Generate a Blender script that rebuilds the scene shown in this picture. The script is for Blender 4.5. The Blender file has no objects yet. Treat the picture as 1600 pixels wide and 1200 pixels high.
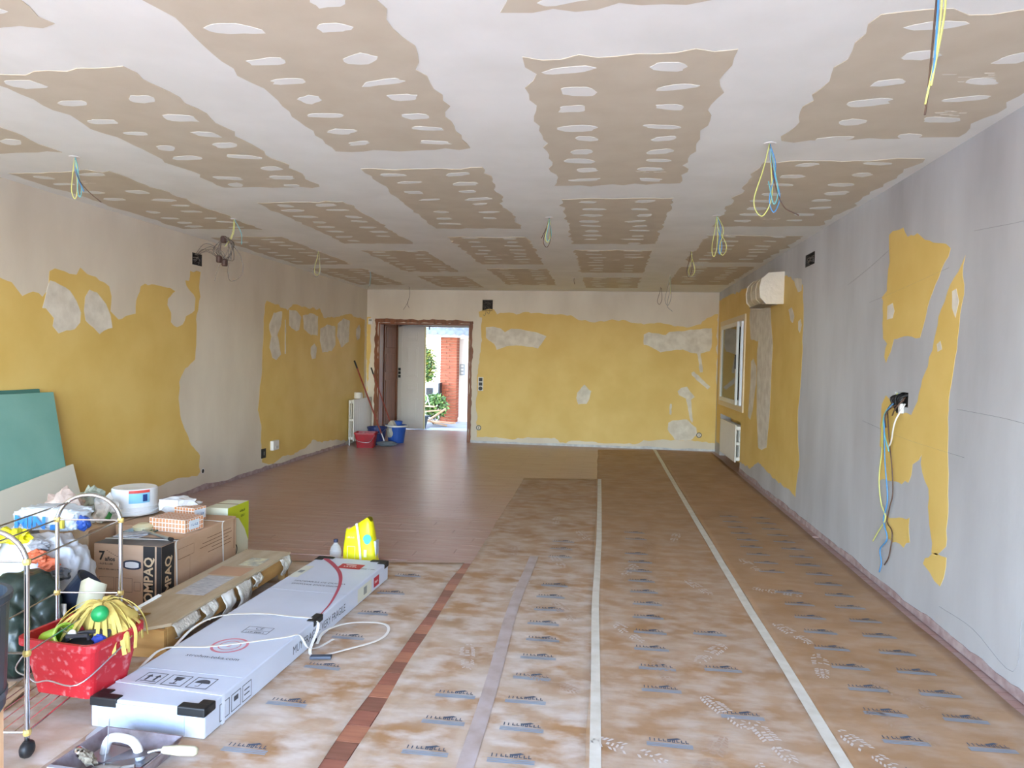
import bpy, bmesh, math, random
from mathutils import Vector, Matrix, noise, geometry

# ---------------------------------------------------------------- camera, world, sun, exposure
scene = bpy.context.scene
COL = scene.collection
rnd = random.Random(7)
PI = math.pi

H = 2.6            # ceiling height
XL, XR = -4.1416, 1.8109   # side walls
D = 11.962         # back wall
Y0 = -2.0          # wall with the terrace opening, behind the camera

def cam_axes(yaw, pit, rol):
    cy, sy, cp, sp = math.cos(yaw), math.sin(yaw), math.cos(pit), math.sin(pit)
    fwd = Vector((sy*cp, cy*cp, sp)); right = Vector((cy, -sy, 0)); up = right.cross(fwd)
    c, s = math.cos(rol), math.sin(rol)
    return c*right + s*up, -s*right + c*up, fwd
cam_data = bpy.data.cameras.new('camera'); cam = bpy.data.objects.new('camera', cam_data); COL.objects.link(cam)
r_, u_, f_ = cam_axes(-0.13055, -0.0331, 0.0213)
cam.matrix_world = Matrix(((r_.x, u_.x, -f_.x, 0), (r_.y, u_.y, -f_.y, 0), (r_.z, u_.z, -f_.z, 1.4229), (0, 0, 0, 1)))
cam_data.sensor_width = 36.0; cam_data.lens = 1110/1600*36; cam_data.clip_start = 0.05
scene.camera = cam

SUN_EL, SUN_AZ = math.radians(60), math.radians(24)     # azimuth from -Y towards +X
world = bpy.data.worlds.new('sky'); scene.world = world; world.use_nodes = True
wn = world.node_tree.nodes; wl = world.node_tree.links
bg = wn['Background']; sky = wn.new('ShaderNodeTexSky'); sky.sky_type = 'NISHITA'; sky.sun_disc = False
sky.sun_elevation = SUN_EL; sky.sun_rotation = PI - SUN_AZ; sky.air_density = 1.0; sky.dust_density = 1.0; sky.ozone_density = 3.0
wl.new(sky.outputs[0], bg.inputs[0]); bg.inputs[1].default_value = 1.0
sd = bpy.data.lights.new('sun', 'SUN'); sd.energy = 4.5; sd.angle = math.radians(0.6); sd.color = (1, .94, .84)
so = bpy.data.objects.new('sun', sd); COL.objects.link(so)
sdir = Vector((math.sin(SUN_AZ)*math.cos(SUN_EL), -math.cos(SUN_AZ)*math.cos(SUN_EL), math.sin(SUN_EL)))
so.rotation_euler = sdir.to_track_quat('Z', 'Y').to_euler(); so.location = (0, 0, 12)
def portal(name, loc, rot, sx, sy):        # guides sky sampling through an opening; gives off no light itself
    ld = bpy.data.lights.new(name, 'AREA'); ld.shape = 'RECTANGLE'; ld.size = sx; ld.size_y = sy; ld.cycles.is_portal = True
    o = bpy.data.objects.new(name, ld); COL.objects.link(o); o.location = loc; o.rotation_euler = rot
portal('terrace_opening_portal', ((XL+XR)/2, Y0-.2, 1.25), (PI/2, 0, 0), 5.5, 2.5)
portal('entrance_portal', (-3.1, 13.95, 1.05), (-PI/2, 0, 0), 1.0, 2.1)
scene.view_settings.view_transform = 'Standard'; scene.view_settings.look = 'None'
scene.view_settings.gamma = 1; scene.view_settings.use_curve_mapping = False
scene.view_settings.exposure = 2.05
scene.cycles.use_denoising = True; scene.cycles.diffuse_bounces = 7; scene.cycles.max_bounces = 12; scene.cycles.transparent_max_bounces = 24

# ---------------------------------------------------------------- helpers
def lin(c):
    if isinstance(c, str): c = tuple(int(c[i:i+2], 16)/255 for i in (0, 2, 4))
    return tuple(v/12.92 if v <= .04045 else ((v+.055)/1.055)**2.4 for v in c) + (1,)
MATS = {}
def mat(name, col, rough=.7, metal=0, col2=None, scale=6, stretch=(1, 1, 1), detail=4, lo=.35, hi=.65, bump=0, bscale=40, trans=0, alpha=1, coords='Object', spec=.5, distort=0.0, sheen=0):
    if name in MATS: return MATS[name]
    m = bpy.data.materials.new(name); m.use_nodes = True; n = m.node_tree.nodes; l = m.node_tree.links; b = n['Principled BSDF']
    b.inputs['Roughness'].default_value = rough; b.inputs['Metallic'].default_value = metal
    b.inputs['Specular IOR Level'].default_value = spec
    b.inputs['Base Color'].default_value = lin(col)
    if trans: b.inputs['Transmission Weight'].default_value = trans
    if alpha < 1: b.inputs['Alpha'].default_value = alpha
    tc = n.new('ShaderNodeTexCoord'); mp = n.new('ShaderNodeMapping'); mp.inputs['Scale'].default_value = stretch
    l.new(tc.outputs[coords], mp.inputs[0])
    if col2:
        t = n.new('ShaderNodeTexNoise'); t.inputs['Scale'].default_value = scale; t.inputs['Detail'].default_value = detail; t.inputs['Distortion'].default_value = distort
        l.new(mp.outputs[0], t.inputs[0])
        r = n.new('ShaderNodeMapRange'); r.inputs[1].default_value = lo; r.inputs[2].default_value = hi; l.new(t.outputs[0], r.inputs[0])
        mx = n.new('ShaderNodeMix'); mx.data_type = 'RGBA'; mx.inputs[6].default_value = lin(col); mx.inputs[7].default_value = lin(col2)
        l.new(r.outputs[0], mx.inputs[0]); l.new(mx.outputs[2], b.inputs['Base Color'])
    if bump:
        t2 = n.new('ShaderNodeTexNoise'); t2.inputs['Scale'].default_value = bscale; t2.inputs['Detail'].default_value = 5; l.new(mp.outputs[0], t2.inputs[0])
        bp = n.new('ShaderNodeBump'); bp.inputs['Strength'].default_value = bump; bp.inputs['Distance'].default_value = .01
        l.new(t2.outputs[0], bp.inputs['Height']); l.new(bp.outputs[0], b.inputs['Normal'])
    MATS[name] = m; return m

class MB:
    """collects shapes; build() links them as one mesh object"""
    def __init__(s): s.v = []; s.f = []; s.mi = []
    def add(s, vs, fs, mi=0, M=None):
        b = len(s.v)
        for q in vs:
            q = Vector(q)
            s.v.append(M @ q if M is not None else q)
        for f in fs: s.f.append([b+i for i in f]); s.mi.append(mi)
        return s
    def box(s, x0, x1, y0, y1, z0, z1, mi=0, M=None, taper=0):
        t = taper
        vs = [(x0+t, y0+t, z0), (x1-t, y0+t, z0), (x1-t, y1-t, z0), (x0+t, y1-t, z0), (x0, y0, z1), (x1, y0, z1), (x1, y1, z1), (x0, y1, z1)]
        return s.add(vs, [(3, 2, 1, 0), (4, 5, 6, 7), (0, 1, 5, 4), (1, 2, 6, 5), (2, 3, 7, 6), (3, 0, 4, 7)], mi, M)
    def tube(s, pts, r, n=6, mi=0, M=None, cap=True):
        pts = [Vector(p) for p in pts]; rs = r if isinstance(r, (list, tuple)) else [r]*len(pts)
        t0 = (pts[1]-pts[0]).normalized(); a = Vector((0, 0, 1)) if abs(t0.z) < .9 else Vector((1, 0, 0)); nv = t0.cross(a).normalized()
        vs = []; fs = []
        for i, p in enumerate(pts):
            t = (pts[min(i+1, len(pts)-1)]-pts[max(i-1, 0)])
            t = t.normalized() if t.length > 1e-9 else t0
            nv = (nv - t*nv.dot(t)); nv = nv.normalized() if nv.length > 1e-6 else t.orthogonal().normalized(); bv = t.cross(nv)
            for k in range(n):
                an = 2*PI*k/n; vs.append(p + (nv*math.cos(an)+bv*math.sin(an))*rs[i])
        for i in range(len(pts)-1):
            for k in range(n): fs.append((i*n+k, i*n+(k+1) % n, (i+1)*n+(k+1) % n, (i+1)*n+k))
        if cap: fs.append(tuple(range(n-1, -1, -1))); fs.append(tuple((len(pts)-1)*n+k for k in range(n)))
        return s.add(vs, fs, mi, M)
    def ribbon(s, pts, w, th=.0015, side=None, mi=0, M=None):
        pts = [Vector(p) for p in pts]; vs = []; fs = []
        for i, p in enumerate(pts):
            t = (pts[min(i+1, len(pts)-1)]-pts[max(i-1, 0)]).normalized()
            sd_ = Vector(side) if side else t.cross(Vector((0, 0, 1)))
            sd_ = (sd_ - t*sd_.dot(t)); sd_ = sd_.normalized() if sd_.length > 1e-6 else Vector((1, 0, 0)); nn = sd_.cross(t)*th*.5; sd_ = sd_*w*.5
            vs += [p-sd_-nn, p+sd_-nn, p+sd_+nn, p-sd_+nn]
        for i in range(len(pts)-1):
            for k in range(4): fs.append((i*4+k, i*4+(k+1) % 4, i*4+4+(k+1) % 4, i*4+4+k))
        fs += [(3, 2, 1, 0), tuple(len(vs)-4+k for k in range(4))]
        return s.add(vs, fs, mi, M)
    def lathe(s, prof, n=24, c=(0, 0, 0), mi=0, M=None, sx=1, sy=1, cap=False):
        vs = []; fs = []
        for r, z in prof:
            for k in range(n): vs.append((c[0]+r*sx*math.cos(2*PI*k/n), c[1]+r*sy*math.sin(2*PI*k/n), c[2]+z))
        for i in range(len(prof)-1):
            for k in range(n): fs.append((i*n+k, i*n+(k+1) % n, (i+1)*n+(k+1) % n, (i+1)*n+k))
        if cap and prof[0][0] > 1e-6: fs.append(tuple(range(n-1, -1, -1)))
        if cap and prof[-1][0] > 1e-6: fs.append(tuple((len(prof)-1)*n+k for k in range(n)))
        return s.add(vs, fs, mi, M)
    def prism(s, poly, z0, z1, mi=0, M=None):
        n = len(poly); vs = [(x, y, z0) for x, y in poly]+[(x, y, z1) for x, y in poly]
        return s.add(vs, [tuple(range(n-1, -1, -1)), tuple(range(n, 2*n))]+[(i, (i+1) % n, n+(i+1) % n, n+i) for i in range(n)], mi, M)
    def text(s, body, size, M, mi=0, align='CENTER', bold=0, sx=1.0):
        cu = bpy.data.curves.new('t', 'FONT'); cu.body = body; cu.size = size; cu.align_x = align; cu.align_y = 'CENTER'; cu.offset = bold; cu.resolution_u = 2
        o = bpy.data.objects.new('t', cu); me = bpy.data.meshes.new_from_object(o)
        s.add([(v.co.x*sx, v.co.y, 0) for v in me.vertices], [tuple(p.vertices) for p in me.polygons], mi, M)
        bpy.data.objects.remove(o); bpy.data.meshes.remove(me); bpy.data.curves.remove(cu); return s
    def marks(s, w, h, M, mi=0, seed=1, n=9):      # small print too blurred to read: letter-sized strokes, no characters
        rr_ = random.Random(seed); x = -w/2; cw = w/n
        for i in range(n):
            a, b = x+cw*.08, x+cw*rr_.uniform(.75, .92); lo, hi = -h/2*rr_.uniform(.75, 1), h/2*rr_.uniform(.6, 1); x += cw
            k_ = rr_.randint(0, 3); t_ = (b-a)*.3
            s.rect(a, a+t_, lo, hi, M, mi)
            if k_ != 0: s.rect(a+t_, b, lo, lo+h*.2, M, mi)
            if k_ > 1: s.rect(b-t_, b, lo+h*.2, hi, M, mi)
            if k_ == 3: s.rect(a+t_, b-t_, hi-h*.2, hi, M, mi)
        return s
    def rect(s, x0, x1, y0, y1, M, mi=0): return s.add([(x0, y0, 0), (x1, y0, 0), (x1, y1, 0), (x0, y1, 0)], [(0, 1, 2, 3)], mi, M)
    def frame(s, x0, x1, y0, y1, w, M, mi=0):
        s.rect(x0, x1, y0, y0+w, M, mi); s.rect(x0, x1, y1-w, y1, M, mi); s.rect(x0, x0+w, y0+w, y1-w, M, mi); return s.rect(x1-w, x1, y0+w, y1-w, M, mi)
    def ring(s, r0, r1, M, n=28, mi=0, sx=1):
        vs = []; fs = []
        for k in range(n):
            c_, s_ = math.cos(2*PI*k/n), math.sin(2*PI*k/n); vs += [(r0*c_*sx, r0*s_, 0), (r1*c_*sx, r1*s_, 0)]
        for k in range(n): fs.append((2*k, 2*k+1, (2*k+3) % (2*n), (2*k+2) % (2*n)))
        return s.add(vs, fs, mi, M)
    def blob(s, c, r, amp=.2, freq=2.5, seed=0, sub=4, flat=None, M=None, mi=0, crease=0, octs=2, sq=1):
        bm = bmesh.new(); bmesh.ops.create_icosphere(bm, subdivisions=sub, radius=1)
        vs = []
        for v in bm.verts:
            p = v.co.copy(); q = p*freq+Vector((seed*7.3, seed*3.1, seed*1.7))
            d = noise.fractal(q, 1.0, 2.0, octs)*amp
            if crease: d += (abs(noise.noise(q*2.3))-.3)*crease
            if sq != 1: p = Vector([math.copysign(abs(k_)**sq, k_) for k_ in p])
            p = p*(1+d); p = Vector((p.x*r[0], p.y*r[1], p.z*r[2]))
            if flat is not None and p.z < flat: p.z = flat + (p.z-flat)*.05
            vs.append(p+Vector(c))
        fs = [tuple(v.index for v in f.verts) for f in bm.faces]; bm.free()
        return s.add(vs, fs, mi, M)
    def build(s, name, m, parent=None, smooth=False, bevel=0, loc=None, seg=2):
        me = bpy.data.meshes.new(name)
        vs = s.v
        if parent is None and loc is None:      # origin at the base of the thing
            xs = [v.x for v in vs]; ys = [v.y for v in vs]; loc = Vector(((min(xs)+max(xs))/2, (min(ys)+max(ys))/2, min(v.z for v in vs)))
            vs = [v-loc for v in vs]
        me.from_pydata([tuple(v) for v in vs], [], s.f)
        for mm in (m if isinstance(m, (list, tuple)) else [m]): me.materials.append(mm)
        me.polygons.foreach_set('material_index', s.mi)
        if smooth: me.polygons.foreach_set('use_smooth', [True]*len(s.f))
        me.update()
        o = bpy.data.objects.new(name, me); COL.objects.link(o)
        if parent is not None: o.parent = parent
        if loc is not None: o.location = loc
        if bevel:
            b = o.modifiers.new('bevel', 'BEVEL'); b.width = bevel; b.segments = seg; b.limit_method = 'ANGLE'
        return o
def tag(o, label, cat, group=None, kind=None):
    if label: o['label'] = label
    if cat: o['category'] = cat
    if group: o['group'] = group
    if kind: o['kind'] = kind
    return o
def thing(name, label, cat, loc=(0, 0, 0), rz=0, group=None):
    o = bpy.data.objects.new(name, None); o.empty_display_size = .1; COL.objects.link(o); o.location = loc; o.rotation_euler = (0, 0, rz)
    return tag(o, label, cat, group)
def struct(name, mb, m, parent=None, label=None, **k):
    o = mb.build(name, m, parent, **({'loc': (0, 0, 0)} if parent is None else {}), **k)
    o['kind'] = 'structure'
    if label: o['label'] = label
    return o
def plane(origin, ax, ay):     # matrix whose local x, y lie along ax, ay at origin
    ax = Vector(ax).normalized(); ay = Vector(ay).normalized(); az = ax.cross(ay)
    return Matrix(((ax.x, ay.x, az.x, origin[0]), (ax.y, ay.y, az.y, origin[1]), (ax.z, ay.z, az.z, origin[2]), (0, 0, 0, 1)))
def crom(pts, n=6):            # smooth curve through points
    P = [Vector(p) for p in pts]; P = [P[0]*2-P[1]]+P+[P[-1]*2-P[-2]]; out = []
    for i in range(1, len(P)-2):
        for k in range(n):
            t = k/n; a, b, c, d = P[i-1], P[i], P[i+1], P[i+2]
            out.append(.5*((2*b)+(c-a)*t+(2*a-5*b+4*c-d)*t*t+(3*b-a-3*c+d)*t**3))
    out.append(P[-2]); return out
def ragged(poly, step=.05, amp=.012, seed=0):
    out = []; n = len(poly)
    for i in range(n):
        a = Vector(poly[i]).to_2d(); b = Vector(poly[(i+1) % n]).to_2d(); L_ = (b-a).length; k = max(1, int(L_/step))
        nn = Vector((-(b-a).y, (b-a).x)); nn = nn.normalized() if nn.length > 1e-9 else nn
        for j in range(k):
            q = a.lerp(b, j/k); d = noise.noise(Vector((q.x*9+seed, q.y*9, seed*.37)))*amp + noise.noise(Vector((q.x*31+seed, q.y*31, 3.3)))*amp*.6
            out.append((q.x+nn.x*d, q.y+nn.y*d))
    return out
def copy_tree(o, parent=None):
    c = o.copy(); COL.objects.link(c); c.parent = parent
    for ch in list(o.children): copy_tree(ch, c)
    return c
# ---------------------------------------------------------------- materials of the setting
M_plaster = mat('old_plaster', 'e8dfcd', .85, col2='d8cdba', scale=1.6, stretch=(1, 1, .45), detail=6, bump=.12, bscale=22)
M_plaster_r = mat('grey_skim_plaster', 'd0d2d4', .8, col2='aaa9aa', scale=1.3, stretch=(1, 1, .35), detail=6, lo=.3, hi=.7, bump=.15, bscale=18)
M_filler = mat('white_filler', 'e9e3d5', .85, col2='d5cdbd', scale=9, bump=.1, bscale=30)
M_paint = mat('ochre_yellow_paint', 'e7c878', .6, col2='dfbd69', scale=2.2, detail=5, bump=.05, bscale=60)
M_white = mat('joint_compound', 'eeefe8', .85, col2='e6e7df', scale=2.5, bump=.06, bscale=25)
M_board = mat('board_paper', 'd0c6b0', .85, col2='cabfa8', scale=5, bump=.03)
M_scar = mat('stripped_skirting_mortar', '9b8280', .9, col2='b8a5a2', scale=14, bump=.4, bscale=45)
M_scarw = mat('white_skirting_mortar', 'd9dad9', .85, col2='bfc0c2', scale=12, bump=.3, bscale=40)
M_wood = mat('varnished_wood', '8a5230', .45, col2='6f3f22', scale=5, stretch=(6, 6, .6), bump=.05)
M_whitep = mat('white_gloss_paint', 'e3e0da', .4)
M_black = mat('black_plastic', '1b1b1d', .5)
M_dark = mat('dark_recess', '2a2724', .9, col2='4a4540', scale=60)
M_chrome = mat('chrome', 'd5d7da', .16, 1)
M_alu = mat('aluminium', 'b9bcc0', .35, .9)

def floor_material():
    m = bpy.data.materials.new('reddish_plank_floor'); m.use_nodes = True; n = m.node_tree.nodes; l = m.node_tree.links; b = n['Principled BSDF']
    tc = n.new('ShaderNodeTexCoord')
    br = n.new('ShaderNodeTexBrick'); br.inputs['Scale'].default_value = 1; br.inputs['Brick Width'].default_value = .55; br.inputs['Row Height'].default_value = .075
    br.inputs['Mortar Size'].default_value = .0022; br.inputs['Color1'].default_value = lin('b5938a'); br.inputs['Color2'].default_value = lin('ab877c'); br.inputs['Mortar'].default_value = lin('835d53')
    l.new(tc.outputs['Object'], br.inputs[0])
    mp = n.new('ShaderNodeMapping'); mp.inputs['Scale'].default_value = (1.2, 7, 1); l.new(tc.outputs['Object'], mp.inputs[0])
    t = n.new('ShaderNodeTexNoise'); t.inputs['Scale'].default_value = 2.2; t.inputs['Detail'].default_value = 7; l.new(mp.outputs[0], t.inputs[0])
    r = n.new('ShaderNodeMapRange'); r.inputs[1].default_value = .4; r.inputs[2].default_value = .72; l.new(t.outputs[0], r.inputs[0])
    mx = n.new('ShaderNodeMix'); mx.data_type = 'RGBA'; mx.inputs[7].default_value = lin('b59e97'); l.new(r.outputs[0], mx.inputs[0]); l.new(br.outputs[0], mx.inputs[6])
    l.new(mx.outputs[2], b.inputs['Base Color']); b.inputs['Roughness'].default_value = .33
    bp = n.new('ShaderNodeBump'); bp.inputs['Strength'].default_value = .25; bp.inputs['Distance'].default_value = .01
    t3 = n.new('ShaderNodeTexNoise'); t3.inputs['Scale'].default_value = 3.5; t3.inputs['Detail'].default_value = 3; l.new(mp.outputs[0], t3.inputs[0]); l.new(t3.outputs[0], bp.inputs['Height']); l.new(bp.outputs[0], b.inputs['Normal'])
    return m
M_floor = floor_material()
M_plank = mat('reddish_plank', 'a06a58', .35, col2='8a5648', scale=3, stretch=(1.5, 14, 1), detail=6, coords='Object', lo=.3, hi=.7)

M_plank2 = mat('dusty_plank', 'b08f82', .38, col2='b8a399', scale=2.2, stretch=(1.2, 7, 1), detail=7, lo=.4, hi=.72)
def paper_material(name, dust0, dust1, y_lo, y_hi):
    """brown kraft paper with pale plaster dust trodden into it (more dust between y_lo..y_hi world y)"""
    m = bpy.data.materials.new(name); m.use_nodes = True; n = m.node_tree.nodes; l = m.node_tree.links; b = n['Principled BSDF']
    tc = n.new('ShaderNodeTexCoord'); b.inputs['Roughness'].default_value = .6
    def ns(scale, detail, st=(1, 1, 1)):
        mp = n.new('ShaderNodeMapping'); mp.inputs['Scale'].default_value = st; l.new(tc.outputs['Object'], mp.inputs[0])
        t = n.new('ShaderNodeTexNoise'); t.inputs['Scale'].default_value = scale; t.inputs['Detail'].default_value = detail; l.new(mp.outputs[0], t.inputs[0]); return t.outputs[0]
    def rng(s, a, c):
        r = n.new('ShaderNodeMapRange'); r.inputs[1].default_value = a; r.inputs[2].default_value = c; l.new(s, r.inputs[0]); return r.outputs[0]
    sx = n.new('ShaderNodeSeparateXYZ'); l.new(tc.outputs['Object'], sx.inputs[0])
    g = n.new('ShaderNodeMapRange'); g.inputs[1].default_value = y_lo; g.inputs[2].default_value = y_hi; g.inputs[3].default_value = dust0; g.inputs[4].default_value = dust1; l.new(sx.outputs[1], g.inputs[0])
    def mul(a, c):
        q = n.new('ShaderNodeMath'); q.operation = 'MULTIPLY'; l.new(a, q.inputs[0])
        if isinstance(c, float): q.inputs[1].default_value = c
        else: l.new(c, q.inputs[1])
        return q.outputs[0]
    def mix(f, a, c):
        x = n.new('ShaderNodeMix'); x.data_type = 'RGBA'; l.new(f, x.inputs[0])
        for s, i in ((a, 6), (c, 7)):
            if isinstance(s, tuple): x.inputs[i].default_value = s
            else: l.new(s, x.inputs[i])
        return x.outputs[2]
    c0 = mix(rng(ns(3, 4), .35, .65), lin('ab8661'), lin('9e7954'))
    c1 = mix(mul(rng(ns(3.2, 6), .36, .6), g.outputs[0]), c0, lin('bba895'))
    c2 = mix(mul(rng(ns(7, 7, (1, 1.6, 1)), .43, .66), g.outputs[0]), c1, lin('cabfb5'))
    l.new(c2, b.inputs['Base Color'])
    bp = n.new('ShaderNodeBump'); bp.inputs['Strength'].default_value = .25; bp.inputs['Distance'].default_value = .01
    l.new(ns(9, 3, (.5, 2, 1)), bp.inputs['Height']); l.new(bp.outputs[0], b.inputs['Normal'])
    return m

# ---------------------------------------------------------------- room shell
def wall_slab(name, m, axis, at, th, u0, u1, w0, w1, holes=()):
    """wall in plane axis=at (0: x, 1: y), thickness th away from the room, u along the wall, w up, rectangular holes"""
    us = sorted({u0, u1, *[h[0] for h in holes], *[h[1] for h in holes]}); ws = sorted({w0, w1, *[h[2] for h in holes], *[h[3] for h in holes]})
    mb = MB()
    for i in range(len(us)-1):
        for j in range(len(ws)-1):
            uc, wc = (us[i]+us[i+1])/2, (ws[j]+ws[j+1])/2
            if any(h[0] < uc < h[1] and h[2] < wc < h[3] for h in holes): continue
            a, b = sorted((at, at+th))
            if axis == 0: mb.box(a, b, us[i], us[i+1], ws[j], ws[j+1])
            else: mb.box(us[i], us[i+1], a, b, ws[j], ws[j+1])
    return struct(name, mb, m)
WIN = (9.66, 11.62, .82, 2.08); NICHE = (9.8, 11.5, 0, .66)
DOOR = (-3.93, -2.31, 0, 2.03)
wall_left = wall_slab('wall_left', M_plaster, 0, XL, -.2, Y0, 13.8, 0, 2.9, ((6.69, 6.85, 2.325, 2.435),))
wall_right = wall_slab('wall_right', M_plaster_r, 0, XR, .28, Y0, D+.2, 0, 2.9, (WIN, NICHE, (6.62, 6.92, 2.34, 2.45), (4.55, 4.75, 1.19, 1.28)))
wall_back = wall_slab('wall_back', M_plaster, 1, D, .18, XL, XR, 0, 2.9, (DOOR, (-2.11, -1.93, 2.26, 2.45)))
wall_front = wall_slab('wall_front', M_plaster, 1, Y0, -.25, XL-.2, XR+.28, 0, 2.9, ((XL+.2, XR-.2, 0, 2.52),))
for w_, l_ in ((wall_left, 'long left wall with two ochre yellow areas and wide bare plaster bands'), (wall_right, 'right wall of grey skim plaster with ochre remnants'), (wall_back, 'far wall painted ochre yellow with plastered top and doorway'), (wall_front, 'wall with the wide terrace opening')): w_['label'] = l_
struct('niche_back', MB().box(XR+.16, XR+.27, 9.8, 11.5, 0, .66), M_paint, wall_right)

mb = MB().box(XL-.2, XR+.28, Y0-.25, 6.2, -.2, -.006).box(XL-.2, XR+.28, 6.2, 13.85, -.2, 0)
floor = struct('floor', mb, M_floor, label='reddish wood plank floor partly covered with brown paper')
# single planks where they can be told apart: the bare strip between the papers and the nearest open floor
pl = {}
M_planks = [M_plank, mat('brown_plank', '8d6052', .4, col2='79503f', scale=3, stretch=(1.5, 14, 1), detail=6, lo=.3, hi=.7), mat('orange_plank', 'b27a60', .35, col2='9a6450', scale=3, stretch=(1.5, 14, 1), detail=6, lo=.3, hi=.7)]
def plank(x0, x1, y0, y1):
    key = (round(x1-x0, 3), round(y1-y0, 3), y0 < 4.75, k % 3)
    if key not in pl:
        o = MB().box(0, x1-x0-.003, 0, y1-y0-.0035, -.006, 0).build('plank', M_planks[k % 3] if y0 < 4.75 else M_plank2, floor); pl[key] = o.data
    else:
        o = bpy.data.objects.new('plank', pl[key]); COL.objects.link(o); o.parent = floor
    o.location = (x0, y0, rnd.uniform(-.0006, .0004))
rw = .1175; y = 1.9; k = 0
while y < 6.2-.01:
    y1_ = min(y+rw, 6.2); near = y < 4.75
    xs = [XL, -3.3, -2.35, -1.35, -.78+(.0 if k % 2 else -.085), .2] if not near else [-1.35, -.78+(.0 if k % 2 else -.085), -.2]
    if not near: xs = [XL]+[round(v+((k*37) % 11-5)*.07, 3) for v in (-3.3, -2.35, -1.35)]+xs[4:]
    for a, b in zip(xs[:-1], xs[1:]): plank(a, b, y, y1_)
    y += rw; k += 1

# ceiling slab in joint compound white, with each bare plasterboard face and its filled screw heads
ceiling = struct('ceiling', MB().box(XL-.2, XR+.28, Y0-.25, 13.8, H+.0025, 2.95), M_white, label='plasterboard ceiling with white taped joints and filled screws')
COLS = {'A': (-3.99, -3.23), 'B': (-2.71, -2.0), 'C': (-1.55, -.78), 'D': (-.35, .45), 'E': (.88, 1.74)}
ROWS = {'A': [(-.4, 1.5), (1.9, 3.86), (4.31, 6.32), (6.76, 8.73), (9.17, 11.15)], 'C': [(-.4, 1.5), (1.92, 3.92), (4.35, 6.33), (6.78, 8.67), (9.1, 11.0)],
        'B': [(.3, 2.38), (2.77, 4.77), (5.24, 7.15), (7.62, 9.46), (9.95, 11.45)], 'D': [(.3, 2.4), (2.8, 4.78), (5.2, 7.17), (7.56, 9.43), (10.0, 11.37)],
        'E': [(.2, 2.15), (2.54, 3.9), (4.29, 6.25), (6.71, 8.45), (8.85, 10.8)]}
sp = 0
for c_, (x0, x1) in COLS.items():
    for (y0, y1) in ROWS[c_]:
        sp += 1
        poly = ragged([(x0, y0), (x1, y0+rnd.uniform(-.04, .04)), (x1, y1), (x0, y1+rnd.uniform(-.03, .03))], .07, .045, sp*5.1)
        bd = MB().prism(poly, H, H+.0025).build('plasterboard', M_board, ceiling)
        xc = (x0+x1)/2; far = y0 > 8.8; st = MB(); yy = y0+rnd.uniform(.05, .16)
        while yy < y1-.03:
            for dx in (-.2, .2):
                if rnd.random() < .06: continue
                rx = rnd.uniform(.055, .1); ry = rnd.uniform(.028, .05); cx = xc+dx+rnd.uniform(-.035, .035); cy = yy+rnd.uniform(-.03, .03)
                sh = rnd.uniform(-.25, .25); ex = rnd.uniform(.55, 1); pts = []
                for j in range(14):
                    an = 2*PI*j/14; q = 1+noise.noise(Vector((math.cos(an)*1.6+sp*3.3, math.sin(an)*1.6+cy*7, cx)))*.35
                    px = math.copysign(abs(math.cos(an))**ex, math.cos(an))*rx*q; py = math.copysign(abs(math.sin(an))**ex, math.sin(an))*ry*q
                    pts.append((cx+px, cy+py+px*sh))
                (st if far else MB()).prism(pts, H-.0012, H) if far else MB().prism(pts, H-.0012, H).build('filler_patch', M_white, bd)
            yy += rnd.uniform(.2, .26)
        if far and st.v:
            o = st.build('filler_patches', M_white, bd); o['kind'] = 'stuff'
        # thin trowel smears of compound
        for q in range(3):
            sx_, sy_ = rnd.uniform(x0+.1, x1-.25), rnd.uniform(y0+.2, y1-.2); w_ = rnd.uniform(.08, .2)
            if not far and rnd.random() < .5:
                m2 = MB()
                for j in range(rnd.randint(4, 9)):
                    a0, b0 = sx_+rnd.uniform(0, w_), sy_+rnd.uniform(-.05, .05); l_ = rnd.uniform(.02, .06)
                    m2.prism([(a0, b0), (a0+l_, b0+.004), (a0+l_*.9, b0+.01), (a0+.005, b0+.008)], H-.0008, H)
                o = m2.build('compound_smear', M_filler, bd); o['kind'] = 'stuff'

def wall_polys(wall, polys, axis, at, inward, holes=()):
    k = 0
    for kind, pts in polys:
        k += 1
        big = kind == 'paint'
        rp = ragged(pts, .045, .024 if big else .014, k*3.7)
        off = (0.0, .0012) if big else (.0012, .0024)
        a, b = (at, at+inward*off[1]) if big else (at+inward*.0012, at+inward*off[1])
        n = len(rp); mbp = MB()
        f = (lambda u, w, t: (t, u, w)) if axis == 0 else (lambda u, w, t: (u, t, w))
        hl = [[(h[0], h[2]), (h[1], h[2]), (h[1], h[3]), (h[0], h[3])] for h in holes] if big and len(rp) > 3 and max(u for u, w in rp) > 9 else []
        alls = [rp]+hl; flat_ = [q for pl_ in alls for q in pl_]
        tris = geometry.tessellate_polygon([[Vector((u, w, 0)) for u, w in pl_] for pl_ in alls])
        mbp.add([f(u, w, b) for u, w in flat_]+[f(u, w, a-inward*.0004) for u, w in rp], [tuple(t_) for t_ in tris]+[(i, (i+1) % n, len(flat_)+(i+1) % n, len(flat_)+i) for i in range(n)])
        o = mbp.build('paint_area' if big else 'filler_patch', M_paint if big else M_filler, wall)
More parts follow.
